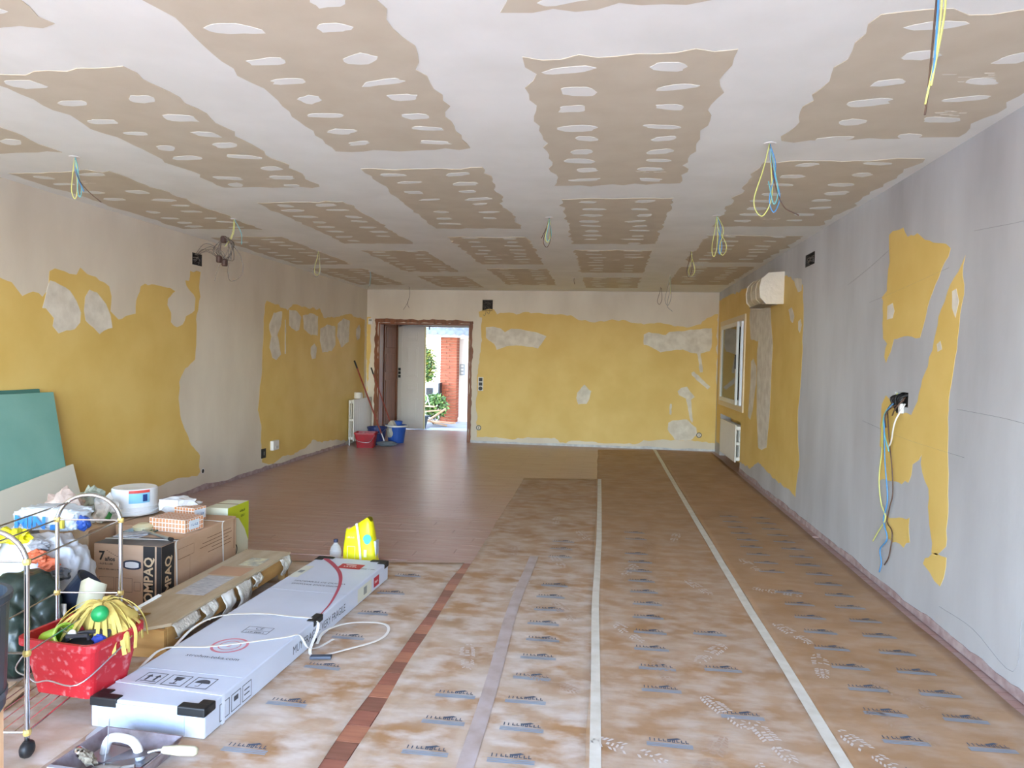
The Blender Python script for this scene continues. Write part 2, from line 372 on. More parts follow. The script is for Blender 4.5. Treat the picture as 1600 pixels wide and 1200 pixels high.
LEFT=[
('paint',[(3.34,1.86),(4.4,1.93),(4.5,1.9),(4.55,1.84),(4.59,1.8),(4.68,1.84),(4.78,1.81),(4.84,1.88),(4.84,2.01),(4.89,2.04),(5.04,2.03),(5.12,2.02),(5.15,2.08),(5.23,2.05),(5.37,2.02),(5.48,1.97),(5.51,1.89),(5.5,1.77),(5.6,1.7),(5.69,1.74),(5.81,1.77),(5.84,1.88),(5.89,2.01),(5.95,2.04),(6.13,2.05),(6.37,2.03),(6.4,2.03),(6.29,1.94),(6.28,1.88),(6.33,1.81),(6.33,1.71),(6.44,1.67),(6.52,1.71),(6.58,1.8),(6.73,1.86),(6.74,1.98),(6.67,2.05),(6.59,2.1),(6.57,2.14),(6.63,2.15),(6.65,2.25),(6.82,2.26),(6.82,2.01),(6.78,1.77),(6.76,1.51),(6.74,1.37),(6.58,1.27),(6.49,1.14),(6.46,0.98),(6.49,0.82),(6.57,0.67),(6.69,0.5),(6.85,0.37),(6.85,0.2),(6.8,0.17),(6.55,0.2),(6.29,0.18),(6.08,0.16),(5.73,0.18),(4.98,0.17),(4.39,0.12),(3.32,0.17)]),
('filler',[(4.84,1.94),(4.94,1.93),(5.04,1.89),(5.11,1.82),(5.16,1.73),(5.15,1.65),(5.09,1.6),(5.0,1.59),(4.92,1.55),(4.86,1.61),(4.88,1.67),(4.8,1.73),(4.76,1.74),(4.79,1.81),(4.82,1.88)]),
('filler',[(5.2,1.86),(5.25,1.92),(5.34,1.91),(5.44,1.82),(5.5,1.73),(5.52,1.63),(5.37,1.57),(5.3,1.62),(5.21,1.67),(5.19,1.75)]),
('paint',[(8.23,2.05),(8.27,2.09),(8.59,2.05),(8.85,2.01),(9.0,2.11),(9.13,2.11),(9.51,2.09),(9.92,2.12),(10.05,1.98),(10.45,2.02),(11.04,2.12),(11.85,2.07),(11.86,0.59),(11.73,-0.01),(10.91,0.08),(10.52,0.13),(10.15,0.15),(9.68,0.22),(9.49,0.14),(9.08,0.11),(8.76,0.11),(8.57,0.06),(8.32,0.08),(8.19,0.11),(8.18,0.33),(8.16,0.58),(8.07,0.76),(8.11,1.01),(8.17,1.26),(8.17,1.49),(8.19,1.71),(8.22,1.94)]),
('filler',[(8.34,1.8),(8.46,1.96),(8.69,1.99),(8.67,1.82),(8.56,1.68),(8.63,1.55),(8.67,1.44),(8.54,1.36),(8.44,1.4),(8.35,1.52),(8.4,1.66),(8.34,1.75)]),
('filler',[(8.89,2.03),(9.13,2.03),(9.28,1.95),(9.21,1.77),(9.11,1.75),(8.89,1.82)]),
('filler',[(9.32,1.98),(9.59,2.03),(9.84,2.0),(9.83,1.72),(9.6,1.72),(9.36,1.8)]),
('filler',[(9.93,1.82),(10.18,1.9),(10.51,1.88),(10.52,1.6),(10.38,1.51),(10.02,1.48),(9.91,1.65)]),
('filler',[(10.6,1.94),(10.84,2.03),(11.13,2.01),(11.08,1.67),(10.76,1.57),(10.58,1.74)]),
('filler',[(9.6,1.54),(9.72,1.61),(9.81,1.55),(9.77,1.4),(9.65,1.38),(9.59,1.46)]),
('filler',[(11.43,1.89),(11.57,1.98),(11.65,1.9),(11.6,1.74),(11.49,1.71),(11.41,1.79)]),
('filler',[(8.77,1.89),(8.8,1.89),(8.81,1.45),(8.78,1.45)]),
]
BACK=[
('paint',[(-2.17,2.24),(-2.1,2.27),(-1.9,2.29),(-1.85,2.2),(-1.64,2.24),(-1.52,2.2),(-1.32,2.24),(-1.12,2.22),(-0.87,2.21),(-0.61,2.19),(-0.47,2.13),(-0.3,2.1),(0.0,2.1),(0.03,2.13),(0.25,2.13),(0.47,2.1),(0.61,2.07),(0.83,2.1),(1.02,2.06),(1.29,2.04),(1.53,2.08),(1.62,2.19),(1.79,2.25),(1.82,0.13),(1.61,0.15),(1.53,0.17),(1.15,0.17),(0.96,0.18),(0.87,0.15),(0.66,0.13),(0.52,0.08),(0.14,0.08),(-0.14,0.08),(-0.45,0.09),(-0.73,0.06),(-0.83,0.13),(-1.05,0.12),(-1.28,0.13),(-1.36,0.1),(-1.54,0.08),(-1.62,0.1),(-1.83,0.11),(-2.0,0.1),(-2.16,0.1),(-2.17,0.26),(-2.15,0.49),(-2.18,0.69),(-2.17,0.92),(-2.18,1.15),(-2.14,1.38),(-2.12,1.61),(-2.12,1.95),(-2.11,2.14),(-2.17,2.15)]),
('filler',[(-2.04,1.98),(-1.92,1.99),(-1.79,1.96),(-1.71,1.9),(-1.6,1.96),(-1.4,1.95),(-1.2,1.91),(-1.0,1.84),(-1.06,1.74),(-1.14,1.63),(-1.23,1.66),(-1.37,1.67),(-1.51,1.68),(-1.68,1.66),(-1.84,1.6),(-1.89,1.7),(-2.03,1.8)]),
('filler',[(0.61,1.9),(0.69,1.94),(0.86,1.92),(0.97,1.89),(1.02,1.95),(1.18,1.96),(1.37,1.99),(1.71,2.02),(1.71,1.77),(1.68,1.64),(1.54,1.6),(1.38,1.61),(1.25,1.66),(1.06,1.65),(0.89,1.61),(0.78,1.67),(0.61,1.73)]),
('filler',[(1.48,1.6),(1.54,1.61),(1.58,1.3),(1.54,1.29)]),
('filler',[(1.4,1.28),(1.44,1.31),(1.71,1.06),(1.67,1.02),(1.53,1.13),(1.41,1.24)]),
('filler',[(1.19,0.97),(1.24,1.03),(1.33,1.05),(1.46,0.89),(1.41,0.84),(1.44,0.46),(1.41,0.49),(1.32,0.86),(1.21,0.91)]),
('filler',[(1.05,0.45),(1.12,0.49),(1.35,0.51),(1.5,0.38),(1.52,0.27),(1.42,0.17),(1.15,0.17),(1.05,0.34)]),
('filler',[(-0.47,0.91),(-0.35,1.04),(-0.23,0.94),(-0.26,0.8),(-0.3,0.72),(-0.44,0.71),(-0.47,0.82)]),
('filler',[(1.07,0.76),(1.09,0.76),(1.09,0.58),(1.07,0.59)]),
('paint',[(-4.15,2.13),(-4.07,2.13),(-4.07,1.34),(-4.09,1.23),(-4.12,0.82),(-4.13,0.82)]),
]
RIGHT=[
('paint',[(11.97,2.47),(10.89,2.47),(10.23,2.44),(9.73,2.45),(7.58,2.36),(7.34,2.28),(7.03,2.2),(6.97,2.19),(6.92,1.86),(6.91,1.56),(6.94,1.26),(7.01,0.96),(6.96,0.72),(6.9,0.5),(6.98,0.19),(7.24,0.21),(7.5,0.22),(7.98,0.23),(8.61,0.29),(9.14,0.14),(9.78,0.13),(11.85,0.18)]),
('filler',[(9.37,2.2),(8.29,2.13),(8.22,1.9),(8.11,1.65),(8.13,1.3),(8.15,0.87),(8.25,0.5),(8.49,0.45),(8.67,0.46),(8.81,0.82),(8.91,1.59),(8.86,1.72),(9.05,1.73),(9.32,1.76),(9.44,2.01)]),
('filler',[(9.25,1.47),(9.11,1.51),(8.91,1.41),(8.92,1.2),(9.06,0.88),(9.18,0.75),(9.34,0.78),(9.25,1.19)]),
('filler',[(7.47,2.0),(7.35,2.01),(7.24,1.91),(7.29,1.85),(7.39,1.88)]),
('filler',[(7.09,1.85),(7.01,1.87),(6.96,1.81),(7.02,1.74),(7.08,1.77)]),
('filler',[(7.32,2.29),(7.03,2.25),(7.01,2.14),(7.13,2.14),(7.25,2.22)]),
('paint',[(4.94,2.3),(4.72,2.3),(4.65,2.23),(4.51,2.23),(4.35,2.15),(4.1,2.08),(4.18,1.97),(4.31,1.81),(4.42,1.6),(4.59,1.62),(4.8,1.61),(4.91,1.46),(4.94,1.5),(4.9,1.6),(4.98,1.62),(4.99,1.77),(5.03,1.91),(4.95,1.93),(4.93,2.16)]),
('paint',[(3.93,2.01),(3.94,1.76),(4.01,1.44),(4.04,1.21),(4.03,0.98),(4.0,0.76),(4.0,0.48),(4.16,0.41),(4.21,0.61),(4.24,0.75),(4.34,0.88),(4.33,0.93),(4.37,0.89),(4.45,0.86),(4.5,0.74),(4.88,0.7),(4.96,0.68),(4.93,0.9),(4.97,0.91),(4.96,1.19),(4.89,1.25),(4.79,1.2),(4.71,1.19),(4.63,1.15),(4.5,1.15),(4.42,1.24),(4.37,1.37),(4.3,1.44),(4.24,1.58),(4.16,1.75),(4.04,1.92)]),
('paint',[(4.81,0.48),(4.46,0.54),(4.45,0.4),(4.53,0.34),(4.7,0.33),(4.8,0.33)]),
('paint',[(4.24,0.36),(4.11,0.41),(3.99,0.43),(4.0,0.38),(4.05,0.26),(4.18,0.29),(4.26,0.32)]),
('filler',[(4.92,1.83),(4.84,1.84),(4.81,1.79),(4.83,1.74),(4.92,1.74)]),
('filler',[(4.05,1.84),(4.0,1.85),(3.97,1.78),(4.0,1.7),(4.05,1.75)]),
('filler',[(4.2,1.56),(4.16,1.58),(4.14,1.54),(4.19,1.52)]),
]
wall_polys(wall_left, LEFT, 0, XL, 1)
wall_polys(wall_back, BACK, 1, D, -1)
wall_polys(wall_right, RIGHT, 0, XR, -1, ((WIN[0]-.01, WIN[1]+.01, WIN[2]-.01, WIN[3]+.01), (9.8, 11.5, .2, .66)))
def skirt_scar(wall, m, axis, at, inward, u0, u1, h, seed):
    n = int((u1-u0)/.06); top = []
    for i in range(n+1):
        u = u0+(u1-u0)*i/n; top.append((u, h*(.7+.5*noise.noise(Vector((u*2.1, seed, 0)))+.18*noise.noise(Vector((u*9, seed, 2))))))
    poly = [(u0, 0)]+[(u1, 0)]+top[::-1]
    f = (lambda u, w, t: (t, u, w)) if axis == 0 else (lambda u, w, t: (u, t, w))
    k = len(poly); a, b = at, at+inward*.005
    mbp = MB().add([f(u, w, a) for u, w in poly]+[f(u, w, b) for u, w in poly], [tuple(range(k, 2*k))]+[(i, (i+1) % k, k+(i+1) % k, k+i) for i in range(k)])
    mbp.build('skirting_mortar', m, wall)
skirt_scar(wall_right, M_scar, 0, XR, -1, Y0, 9.8, .065, 4)
skirt_scar(wall_left, M_scar, 0, XL, 1, Y0, 11.0, .06, 9)
skirt_scar(wall_back, M_scarw, 1, D, -1, -2.27, XR, .05, 2)
# pencil marks and cracks on the right wall
M_pencil = mat('pencil_line', '8e8e92', .9)
mbp = MB()
for pts in ([(5.72, 2.05), (5.3, 2.12), (4.9, 2.2)], [(3.85, 2.12), (3.3, 2.08), (2.9, 2.1)], [(5.25, 1.88), (4.7, 1.92), (4.1, 1.97)], [(5.3, 1.05), (4.6, 1.0), (3.85, .98)], [(3.95, 1.22), (3.4, 1.2), (3.15, 1.15), (3.05, .9), (3.0, .5)], [(4.05, .15), (3.7, .16), (3.35, .1), (3.3, .35)]):
    mbp.tube([(XR-.0008, q.x, q.y) for q in crom([(a, b, 0) for a, b in pts], 5)], .0009, 3)
mbp.build('pencil_mark', M_pencil, wall_right)

# doorway: stripped wooden frame in the back wall
door_frame = thing('door_1', None, None, ((DOOR[0]+DOOR[1])/2, D, 0)); door_frame['kind'] = 'structure'; door_frame['label'] = 'bare brown wooden door frame with chipped edges in the far wall'
def fr(name, *b): return MB().box(*b).build(name, M_wood, door_frame)
cx = (DOOR[0]+DOOR[1])/2
def rag_bar(name, poly, y0, y1):
    P2 = ragged(poly, .05, .02, len(poly)+y1); n = len(P2)
    MB().add([(u-cx, y0, w) for u, w in P2]+[(u-cx, y1, w) for u, w in P2], [tuple(range(n-1, -1, -1)), tuple(range(n, 2*n))]+[(i, (i+1) % n, n+(i+1) % n, n+i) for i in range(n)]).build(name, M_wood, door_frame)
rag_bar('frame_head', [(-3.99, 2.035), (-2.26, 2.035), (-2.26, 2.085), (-3.99, 2.1)], -.004, -.001)
rag_bar('frame_side', [(-3.995, 0), (-3.93, 0), (-3.93, 2.04), (-3.995, 2.08)], -.004, -.001)
rag_bar('frame_side', [(-2.31, 0), (-2.268, 0), (-2.268, 2.06), (-2.31, 2.04)], -.004, -.001)
fr('jamb', DOOR[0]-cx, DOOR[0]-cx+.025, 0, .18, 0, 2.03); fr('jamb', DOOR[1]-cx-.025, DOOR[1]-cx, 0, .18, 0, 2.03); fr('jamb_head', DOOR[0]-cx, DOOR[1]-cx, 0, .18, 2.005, 2.03)

# hall behind
M_hall = mat('hall_wall', 'cfc6b6', .85)
struct('wall_hall_right', MB().box(-2.2, -2.05, D+.18, 13.8, 0, 2.95), M_hall, label='right wall of the entrance hall')
struct('wall_entrance', MB().box(XL-.2, -4.12, 13.8, 14.0, 0, 2.95).box(-2.62, -2.05, 13.8, 14.0, 0, 2.95).box(-4.12, -2.62, 13.8, 14.0, 2.13, 2.95), M_hall, label='outer wall around the entrance door')
hd = thing('door_2', None, None, (XL, 13.05, 0)); hd['kind'] = 'structure'; hd['label'] = 'brown panelled wooden door on the left side of the entrance hall'
MB().box(.0, .03, -.8, .68, 0, 2.1).build('door_leaf', M_wood, hd)
for z0, z1 in ((.2, 1.0), (1.15, 1.5), (1.62, 2.0)): MB().box(.03, .045, -.1, .5, z0, z1).build('door_panel', M_wood, hd, bevel=.008)
for a in (-.2, .6): MB().box(0, .045, a, a+.06, 0, 2.14).build('door_casing', M_wood, hd)
ed = thing('door_3', None, None, (-3.85, 13.86, 0)); ed['kind'] = 'structure'; ed['label'] = 'white panelled entrance door with half the doorway open'
o = MB().box(-.27, -.2, -.05, .06, 0, 2.13).box(-.27, 1.23, -.05, .06, 2.05, 2.13).box(1.17, 1.23, -.05, .06, 0, 2.05).build('door_casing', M_whitep, ed)
leaf = MB().box(-.2, .27, -.03, .02, .01, 2.05).build('door_leaf', M_whitep, ed)
for z0, z1 in ((1.77, 1.95), (1.05, 1.65), (.75, .93), (.15, .63)):
    MB().box(-.105, .13, -.045, -.03, z0, z1).build('door_panel', M_whitep, leaf, bevel=.004); MB().box(-.075, .1, -.06, -.045, z0+.035, z1-.035).build('door_panel', M_whitep, leaf, bevel=.006)
for z in (1.06, 1.13, 1.2): MB().box(-.262, -.215, -.062, -.05, z-.028, z+.028).build('switch', M_black, ed)
MB().box(.262, .278, -.035, .025, .01, 2.05).build('weather_strip', mat('brass_strip', 'd8c98a', .4), ed)
MB().tube([(.36, -.055, 2.07), (.36, -.055, 2.0)], .012).build('door_closer_pin', M_black, ed)

# window in the right wall with roller shutter behind the right sash
win = thing('window_1', None, None, (XR, (WIN[0]+WIN[1])/2, WIN[2])); win['kind'] = 'structure'; win['label'] = 'sliding window with cream frame in the right wall beside the far corner'
wy = (WIN[1]-WIN[0])/2; wz = WIN[3]-WIN[2]
M_cream = mat('cream_lacquer', 'd9c7a6', .45); M_glass = mat('window_glass', 'e8efe9', .04, trans=.0, col2=None, spec=.8)
def glass_material(name, tint, reflect):
    m = bpy.data.materials.new(name); m.use_nodes = True; n = m.node_tree.nodes; l = m.node_tree.links
    n.remove(n['Principled BSDF']); t = n.new('ShaderNodeBsdfTransparent'); t.inputs[0].default_value = lin(tint); g = n.new('ShaderNodeBsdfGlossy'); g.inputs['Roughness'].default_value = .03
    fz = n.new('ShaderNodeLayerWeight'); fz.inputs[0].default_value = reflect; mx = n.new('ShaderNodeMixShader'); l.new(fz.outputs['Fresnel'], mx.inputs[0]); l.new(t.outputs[0], mx.inputs[1]); l.new(g.outputs[0], mx.inputs[2]); l.new(mx.outputs[0], n['Material Output'].inputs[0]); return m
M_glass = glass_material('clear_glass', 'e4eee8', .35)
MB().box(-.02, .05, -wy-.02, -wy+.05, -.02, wz+.02).box(-.02, .05, wy-.05, wy+.02, -.02, wz+.02).box(-.02, .05, -wy+.05, wy-.05, -.02, .05).box(-.02, .05, -wy+.05, wy-.05, wz-.05, wz+.02).build('window_frame', M_cream, win)
def sash(y0, y1, x):
    s_ = MB().box(x, x+.03, y0, y0+.06, .05, wz-.05).box(x, x+.03, y1-.06, y1, .05, wz-.05).box(x, x+.03, y0+.06, y1-.06, .05, .11).box(x, x+.03, y0+.06, y1-.06, wz-.11, wz-.05).build('sash', mat('white_aluminium', 'dfe1e0', .35), win)
    MB().box(x+.012, x+.018, y0+.06, y1-.06, .11, wz-.11).build('pane', M_glass, s_); return s_
s1 = sash(-.42, wy-.05, -.012); s2 = sash(-.55, wy-.06, .022)
MB().box(-.03, -.012, -.41, -.38, .55, .75).build('latch', M_black, s1)
M_slat = mat('grey_shutter', '6d7377', .6)
for i in range(22): MB().box(.058, .07, -wy+.05, wy-.05, .02+i*.056, .02+i*.056+.05).build('shutter_slat', M_slat, win, bevel=.006, seg=1)

# split air conditioner wrapped in plastic film
M_film = mat('clouded_plastic_film', 'd8d0bd', .3, col2='c9bfa8', scale=9, bump=.7, bscale=14)
ac = thing('air_conditioner', 'wall air conditioner wrapped in creased plastic film above the window', 'air conditioner', (XR, 8.08, 2.08))
def ac_prof(): return [(0, 0), (-.16, .0), (-.215, .06), (-.225, .16), (-.21, .24), (-.15, .3), (0, .31)]
pr = ac_prof(); n = len(pr)
def acm(y0, y1, g): return MB().add([(x*g, y0, z) for x, z in pr]+[(x*g, y1, z) for x, z in pr], [tuple(range(n)), tuple(range(2*n-1, n-1, -1))]+[(i, (i+1) % n, n+(i+1) % n, n+i) for i in range(n)])
acm(-.36, .4, 1).build('casing', M_film, ac, bevel=.01)
o = acm(-.4, -.36, 1.02); o.build('end_wrap', mat('bright_plastic_film', 'e6dfce', .3, bump=.8, bscale=20), ac, bevel=.012)
for q in (-.1, .16): acm(q, q+.03, 1.03).build('tape_band', mat('matte_tape', 'cdbfa4', .6), ac)
MB().box(-.2, -.05, -.3, .35, -.006, .004).build('air_slot', mat('slot_grey', '8f877a', .7), ac)

# radiators: slab front, open column end
M_rad = mat('white_radiator_enamel', 'e2dfd8', .4)
def radiator(name, label, loc, rz, length, h, depth):
    t = thing(name, label, 'radiator', loc, rz, 'white column radiators')
    n_ = int(length/.085); w = length/n_
    for i in range(n_):
        y0 = i*w
        MB().box(depth-.018, depth, y0+.002, y0+w-.002, 0, h).build('front_plate', M_rad, t, bevel=.004, seg=1)
        MB().box(.015, depth-.02, y0+.012, y0+w-.012, .02, .07).box(.015, depth-.02, y0+.012, y0+w-.012, h-.07, h-.015).box(.015, depth-.02, y0+.02, y0+w-.02, h*.5-.02, h*.5+.02).box(.015, .035, y0+.015, y0+w-.015, .02, h-.02).box(depth*.5-.008, depth*.5+.008, y0+.02, y0+w-.02, .05, h-.05).build('section', M_rad, t, bevel=.006, seg=1)
    for z in (.045, h-.045): MB().tube([(depth*.45, -.012, z), (depth*.45, .02, z)], .022, 12).build('end_plug', M_rad, t)
    MB().tube([(depth*.45, -.03, .045), (depth*.45, -.03, -.06)], .01, 8).build('pipe', M_alu, t)
    return t
radiator('radiator', 'white column radiator on the left wall beside the doorway', (XL+.02, 11.02, .06), 0, .86, .68, .11)
radiator('radiator', 'white column radiator in the niche under the window', (XR+.06, 11.05, .12), PI, 1.26, .5, .13)
t = thing('toilet_roll', 'white paper roll lying on top of the left radiator', 'paper roll', (XL+.09, 11.3, .742))
MB().lathe([(.02, 0), (.055, 0), (.058, .02), (.058, .09), (.054, .1), (.02, .1)], 20).build('paper', mat('tissue', 'e8e3da', .9), t, smooth=False)
MB().ribbon([(.058, 0, .09), (.064, .02, .05), (.062, .03, .0)], .09, .002, (0, 1, 0)).build('loose_sheet', MATS['tissue'], t)

# electrical fittings
M_whitepl = mat('white_plastic', 'e4e2dd', .4)
M_wmess = mat('plaster_spattered_wiring', '3b3733', .8, col2='8a8178', scale=70, detail=2)
def jbox(wall_axis, label, loc, w, h, inward, extra):
    rz = {('x', 1): 0, ('x', -1): PI, ('y', -1): -PI/2}[(wall_axis, inward)]
    t = thing('junction_box', label, 'junction box', loc, rz, 'open junction boxes')
    MB().box(-.05, -.04, -w/2, w/2, 0, h).box(-.05, .002, -w/2, -w/2+.006, 0, h).box(-.05, .002, w/2-.006, w/2, 0, h).box(-.05, .002, -w/2, w/2, 0, .006).box(-.05, .002, -w/2, w/2, h-.006, h).build('box', M_dark, t)
    for i in range(extra):
        a, b = rnd.uniform(-w*.4, w*.4), rnd.uniform(h*.15, h*.9); c, d = rnd.uniform(-w*.4, w*.4), rnd.uniform(h*.1, h*.9)
        MB().tube(crom([(-.03, a, b), (rnd.uniform(0, .02), (a+c)/2+rnd.uniform(-.02, .02), (b+d)/2+rnd.uniform(-.02, .02)), (-.02, c, d)], 4), .0035, 5).build('wire', M_wmess, t, smooth=True)
    return t
jb = jbox('y', 'open wire-filled junction box above the far wall door corner', (-2.02, D, 2.26), .17, .18, -1, 10)
MB().tube(crom([(.0, .03, .05), (.04, .05, -.01), (.05, .03, -.06), (.04, 0, -.02)], 5), .003, 5).build('wire', M_wmess, jb)
MB().tube(crom([(.0, -.03, .05), (.035, -.02, -.03), (.04, -.04, -.09), (.03, -.06, -.07)], 5), .003, 5).build('wire', M_wmess, jb)
jbox('x', 'open wire-filled junction box high on the right wall', (XR, 6.77, 2.34), .28, .11, -1, 9)
jl = jbox('x', 'open black junction box high on the left wall with wires pulled out', (XL, 6.77, 2.32), .17, .12, 1, 7)
for i in range(5): MB().tube(crom([(0, rnd.uniform(-.05, .05), .1), (.1, rnd.uniform(-.05, .1), .14+.02*i), (.25, rnd.uniform(-.1, .1), .06+.02*i), (.34, -.1, .05), (.4, -.2, .06)], 5), .003, 5).build('wire', mat('grey_flex', '7a7066', .6), jl, smooth=True)
t = thing('wall_outlet', 'black framed wall socket low on the left yellow wall', 'socket', (XL, 8.22, .16)); MB().box(0, .008, -.055, .055, 0, .115).build('frame', M_black, t); MB().box(.008, .012, -.035, .035, .02, .095).build('insert', M_dark, t); MB().box(.012, .015, -.012, .012, .035, .08).build('socket_face', mat('warm_grey', '77716a', .6), t)
t = thing('wall_box', 'small white surface box beside the black socket on left wall', 'socket', (XL, 8.48, .23)); MB().box(0, .045, -.08, .08, 0, .12).build('housing', M_whitepl, t, bevel=.006); MB().box(.045, .048, -.02, .05, .02, .05).build('cover', mat('pale_grey_plastic', 'c9c9c6', .5), t)
t = thing('pipe_hole', 'round dark pipe hole low in the left plaster band', 'hole', (XL+.001, 6.9, .17)); MB().ring(.022, .03, plane((.001, 0, .03), (0, 1, 0), (0, 0, 1))).build('rim', M_whitepl, t); MB().ring(0, .022, plane((.0012, 0, .03), (0, 1, 0), (0, 0, 1))).build('cavity', M_black, t)
t = thing('thermostat', 'small cream thermostat beside the top of the doorway', 'thermostat', (-4.07, D-.002, 2.0)); MB().box(-.04, .04, -.03, 0, 0, .1).build('housing', M_whitepl, t, bevel=.006); MB().box(-.025, .025, -.032, -.03, .055, .085).build('display', mat('lcd', '9a9a88', .3), t)
t = thing('switch_plate', 'white triple switch plate with black inserts right of the doorway', 'switch', (-2.11, D-.002, .89)); MB().box(-.045, .045, -.012, 0, 0, .24).build('plate', M_whitepl, t, bevel=.008)
for i, z in enumerate((.195, .12)): MB().box(-.03, .03, -.016, -.012, z-.028, z+.028).build('insert', M_black, t, bevel=.004)
MB().lathe([(0, 0), (.034, 0), (.034, .005), (0, .006)], 18, M=plane((0, -.012, .045), (1, 0, 0), (0, 0, 1))).build('insert', M_black, t)
for X, Z, lb in ((-2.13, .26, 'round wall socket hole low beside the doorway'), (1.55, .26, 'round wall socket hole low beside the far right corner')):
    t = thing('socket_hole', lb, 'socket', (X, D-.001, Z-.05)); MB().ring(.03, .045, plane((0, -.004, .05), (1, 0, 0), (0, 0, 1))).build('rim', mat('grey_ring', '6b6862', .6), t); MB().ring(0, .03, plane((0, -.003, .05), (1, 0, 0), (0, 0, 1))).build('cavity', M_plaster, t); MB().box(-.004, .004, -.008, -.004, .03, .07).build('bridge', M_dark, t)

# light-point wires hanging from the ceiling
WCOL = {'y': mat('earth_wire', 'd6d77f', .5), 'b': mat('blue_wire', '4f93c9', .5), 'k': mat('brown_wire', '5b4335', .5), 'g': mat('grey_wire', '9a9a94', .6), 'c': mat('cyan_wire', '6fb6bb', .5)}
def drop(x, y, specs, label):
    t = thing('ceiling_wire', label, 'wires', (x, y, H), 0, 'ceiling light wires')
    MB().lathe([(.012, -.006), (.03, -.004), (.034, 0)], 14).build('hole_rim', M_whitepl, t)
    for c, pts in specs: MB().tube(crom([(0, 0, 0)]+pts, 6), .0032, 5).build('wire', WCOL[c], t, smooth=True)
def loop(w, h, dx=0): return [(-w*.4+dx, 0, -h*.35), (-w+dx, .01, -h*.8), (-w*.35+dx, .015, -h), (w*.3+dx, .01, -h*.75), (.01, 0, -h*.3), (.004, 0, -.02)]
drop(-3.22, 3.96, [('y', loop(.03, .25)), ('c', loop(.02, .24, .03)), ('k', [(.02, 0, -.12), (.08, 0, -.2), (.16, .02, -.27)]), ('b', [(.01, 0, -.1), (.06, 0, -.21)])], 'coloured wire loops hanging over the left wall nearest the camera')
drop(-3.23, 5.84, [('y', [(-.01, 0, -.1), (-.04, 0, -.18), (-.075, -.01, -.24)]), ('y', [(0, 0, -.1), (-.03, 0, -.18), (-.07, -.01, -.23)]), ('c', [(.05, .03, -.12), (.07, .0, -.22)])], 'yellow wire drawn down to the tangled wire bundle')
drop(-3.21, 7.62, [('g', loop(.07, .29)), ('y', loop(.05, .27))], 'pale wire loop hanging third along the left side')
drop(-3.23, 9.43, [('g', [(0, 0, -.1), (-.02, 0, -.22)]), ('c', [(.01, 0, -.08), (0, 0, -.2)])], 'short pale wires near the far left corner')
drop(-3.23, 11.41, [('k', [(0, 0, -.15), (-.04, 0, -.28), (-.1, 0, -.38)]), ('k', [(0, 0, -.15), (-.03, 0, -.28), (0, 0, -.35)])], 'brown wire hanging in front of the wall above the doorway')
drop(-.49, 5.85, [('k', loop(.045, .24)), ('y', loop(.03, .2)), ('c', loop(.03, .19, .01)), ('k', [(-.02, 0, -.08), (-.06, 0, -.17)])], 'wire loop hanging from the middle of the ceiling')
drop(-.47, 10.03, [('k', [(0, 0, -.05), (.01, 0, -.09)])], 'tiny wire stub in the middle far ceiling')
drop(.83, 3.94, [('y', loop(.07, .38)), ('b', loop(.04, .36, .05)), ('c', [(.02, 0, -.1), (.05, 0, -.25), (.03, 0, -.32), (.0, 0, -.2)]), ('k', [(.03, 0, -.2), (.08, 0, -.33), (.16, 0, -.38)])], 'large yellow and blue wire loops hanging near the right wall')
drop(.84, 5.81, [('y', loop(.03, .32)), ('b', loop(.02, .3, .04)), ('y', loop(.04, .31, .07))], 'second yellow and blue wire loops along the right wall')
drop(.85, 7.6, [('y', loop(.05, .26, .03)), ('k', loop(.04, .27, .0))], 'third wire loop along the right wall')
drop(.82, 9.67, [('g', [(0, 0, -.2), (-.03, 0, -.4), (.04, 0, -.48)]), ('g', loop(.06, .4)), ('y', [(.0, 0, -.1), (.01, 0, -.25)])], 'long grey wires hanging near the far right corner')
drop(.81, 11.12, [('k', loop(.05, .27))], 'dark wire loop hanging last along the right side')
drop(.93, 2.24, [('b', [(0, 0, -.15), (-.005, 0, -.3), (-.015, .01, -.36)]), ('y', [(.01, 0, -.1), (.0, 0, -.25), (-.02, .01, -.4)]), ('y', [(.02, 0, -.12), (-.01, 0, -.35)]), ('k', [(-.012, .01, -.33), (-.02, .01, -.43)])], 'straight blue and yellow wires hanging at the top right of the view')
t = thing('wire_bundle', 'tangled bundle of old wires with connectors hanging at left wall', 'wires', (-3.31, 5.83, 2.12))
for i in range(8):
    a = rnd.uniform(.04, .09); MB().tube(crom([(rnd.uniform(-.03, .03), rnd.uniform(-.03, .03), .32), (a, rnd.uniform(-.04, .04), .25), (rnd.uniform(-.04, .06), a*.5, .12), (-a, rnd.uniform(-.04, .04), .2), (-.02, 0, .31)], 5), .003, 5).build('wire', M_wmess if i % 2 else MATS['grey_flex'], t, smooth=True)
MB().tube(crom([(.03, 0, .3), (.14, .02, .15), (.15, .02, 0), (.06, .0, -.06), (.03, 0, .02), (.04, 0, .1)], 6), .003, 5).build('wire', MATS['grey_flex'], t, smooth=True)
MB().tube(crom([(-.04, 0, .1), (-.07, 0, .02), (-.09, 0, -.06)], 5), .0025, 5).build('wire', MATS['grey_flex'], t)
for dx, dz in ((-.05, .1), (.0, .07), (-.01, .27)): MB().lathe([(.02, 0), (.026, .01), (.026, .05), (.018, .06)], 12, c=(dx, 0, dz), cap=True).build('connector', mat('brown_connector', '4a332c', .5), t)
t = thing('wire_bundle', 'coloured wires hanging down the right wall from the open socket hole', 'wires', (XR, 4.65, .15))
MB().box(.05, .06, -.1, .1, 1.03, 1.14).build('back_box', M_black, t)
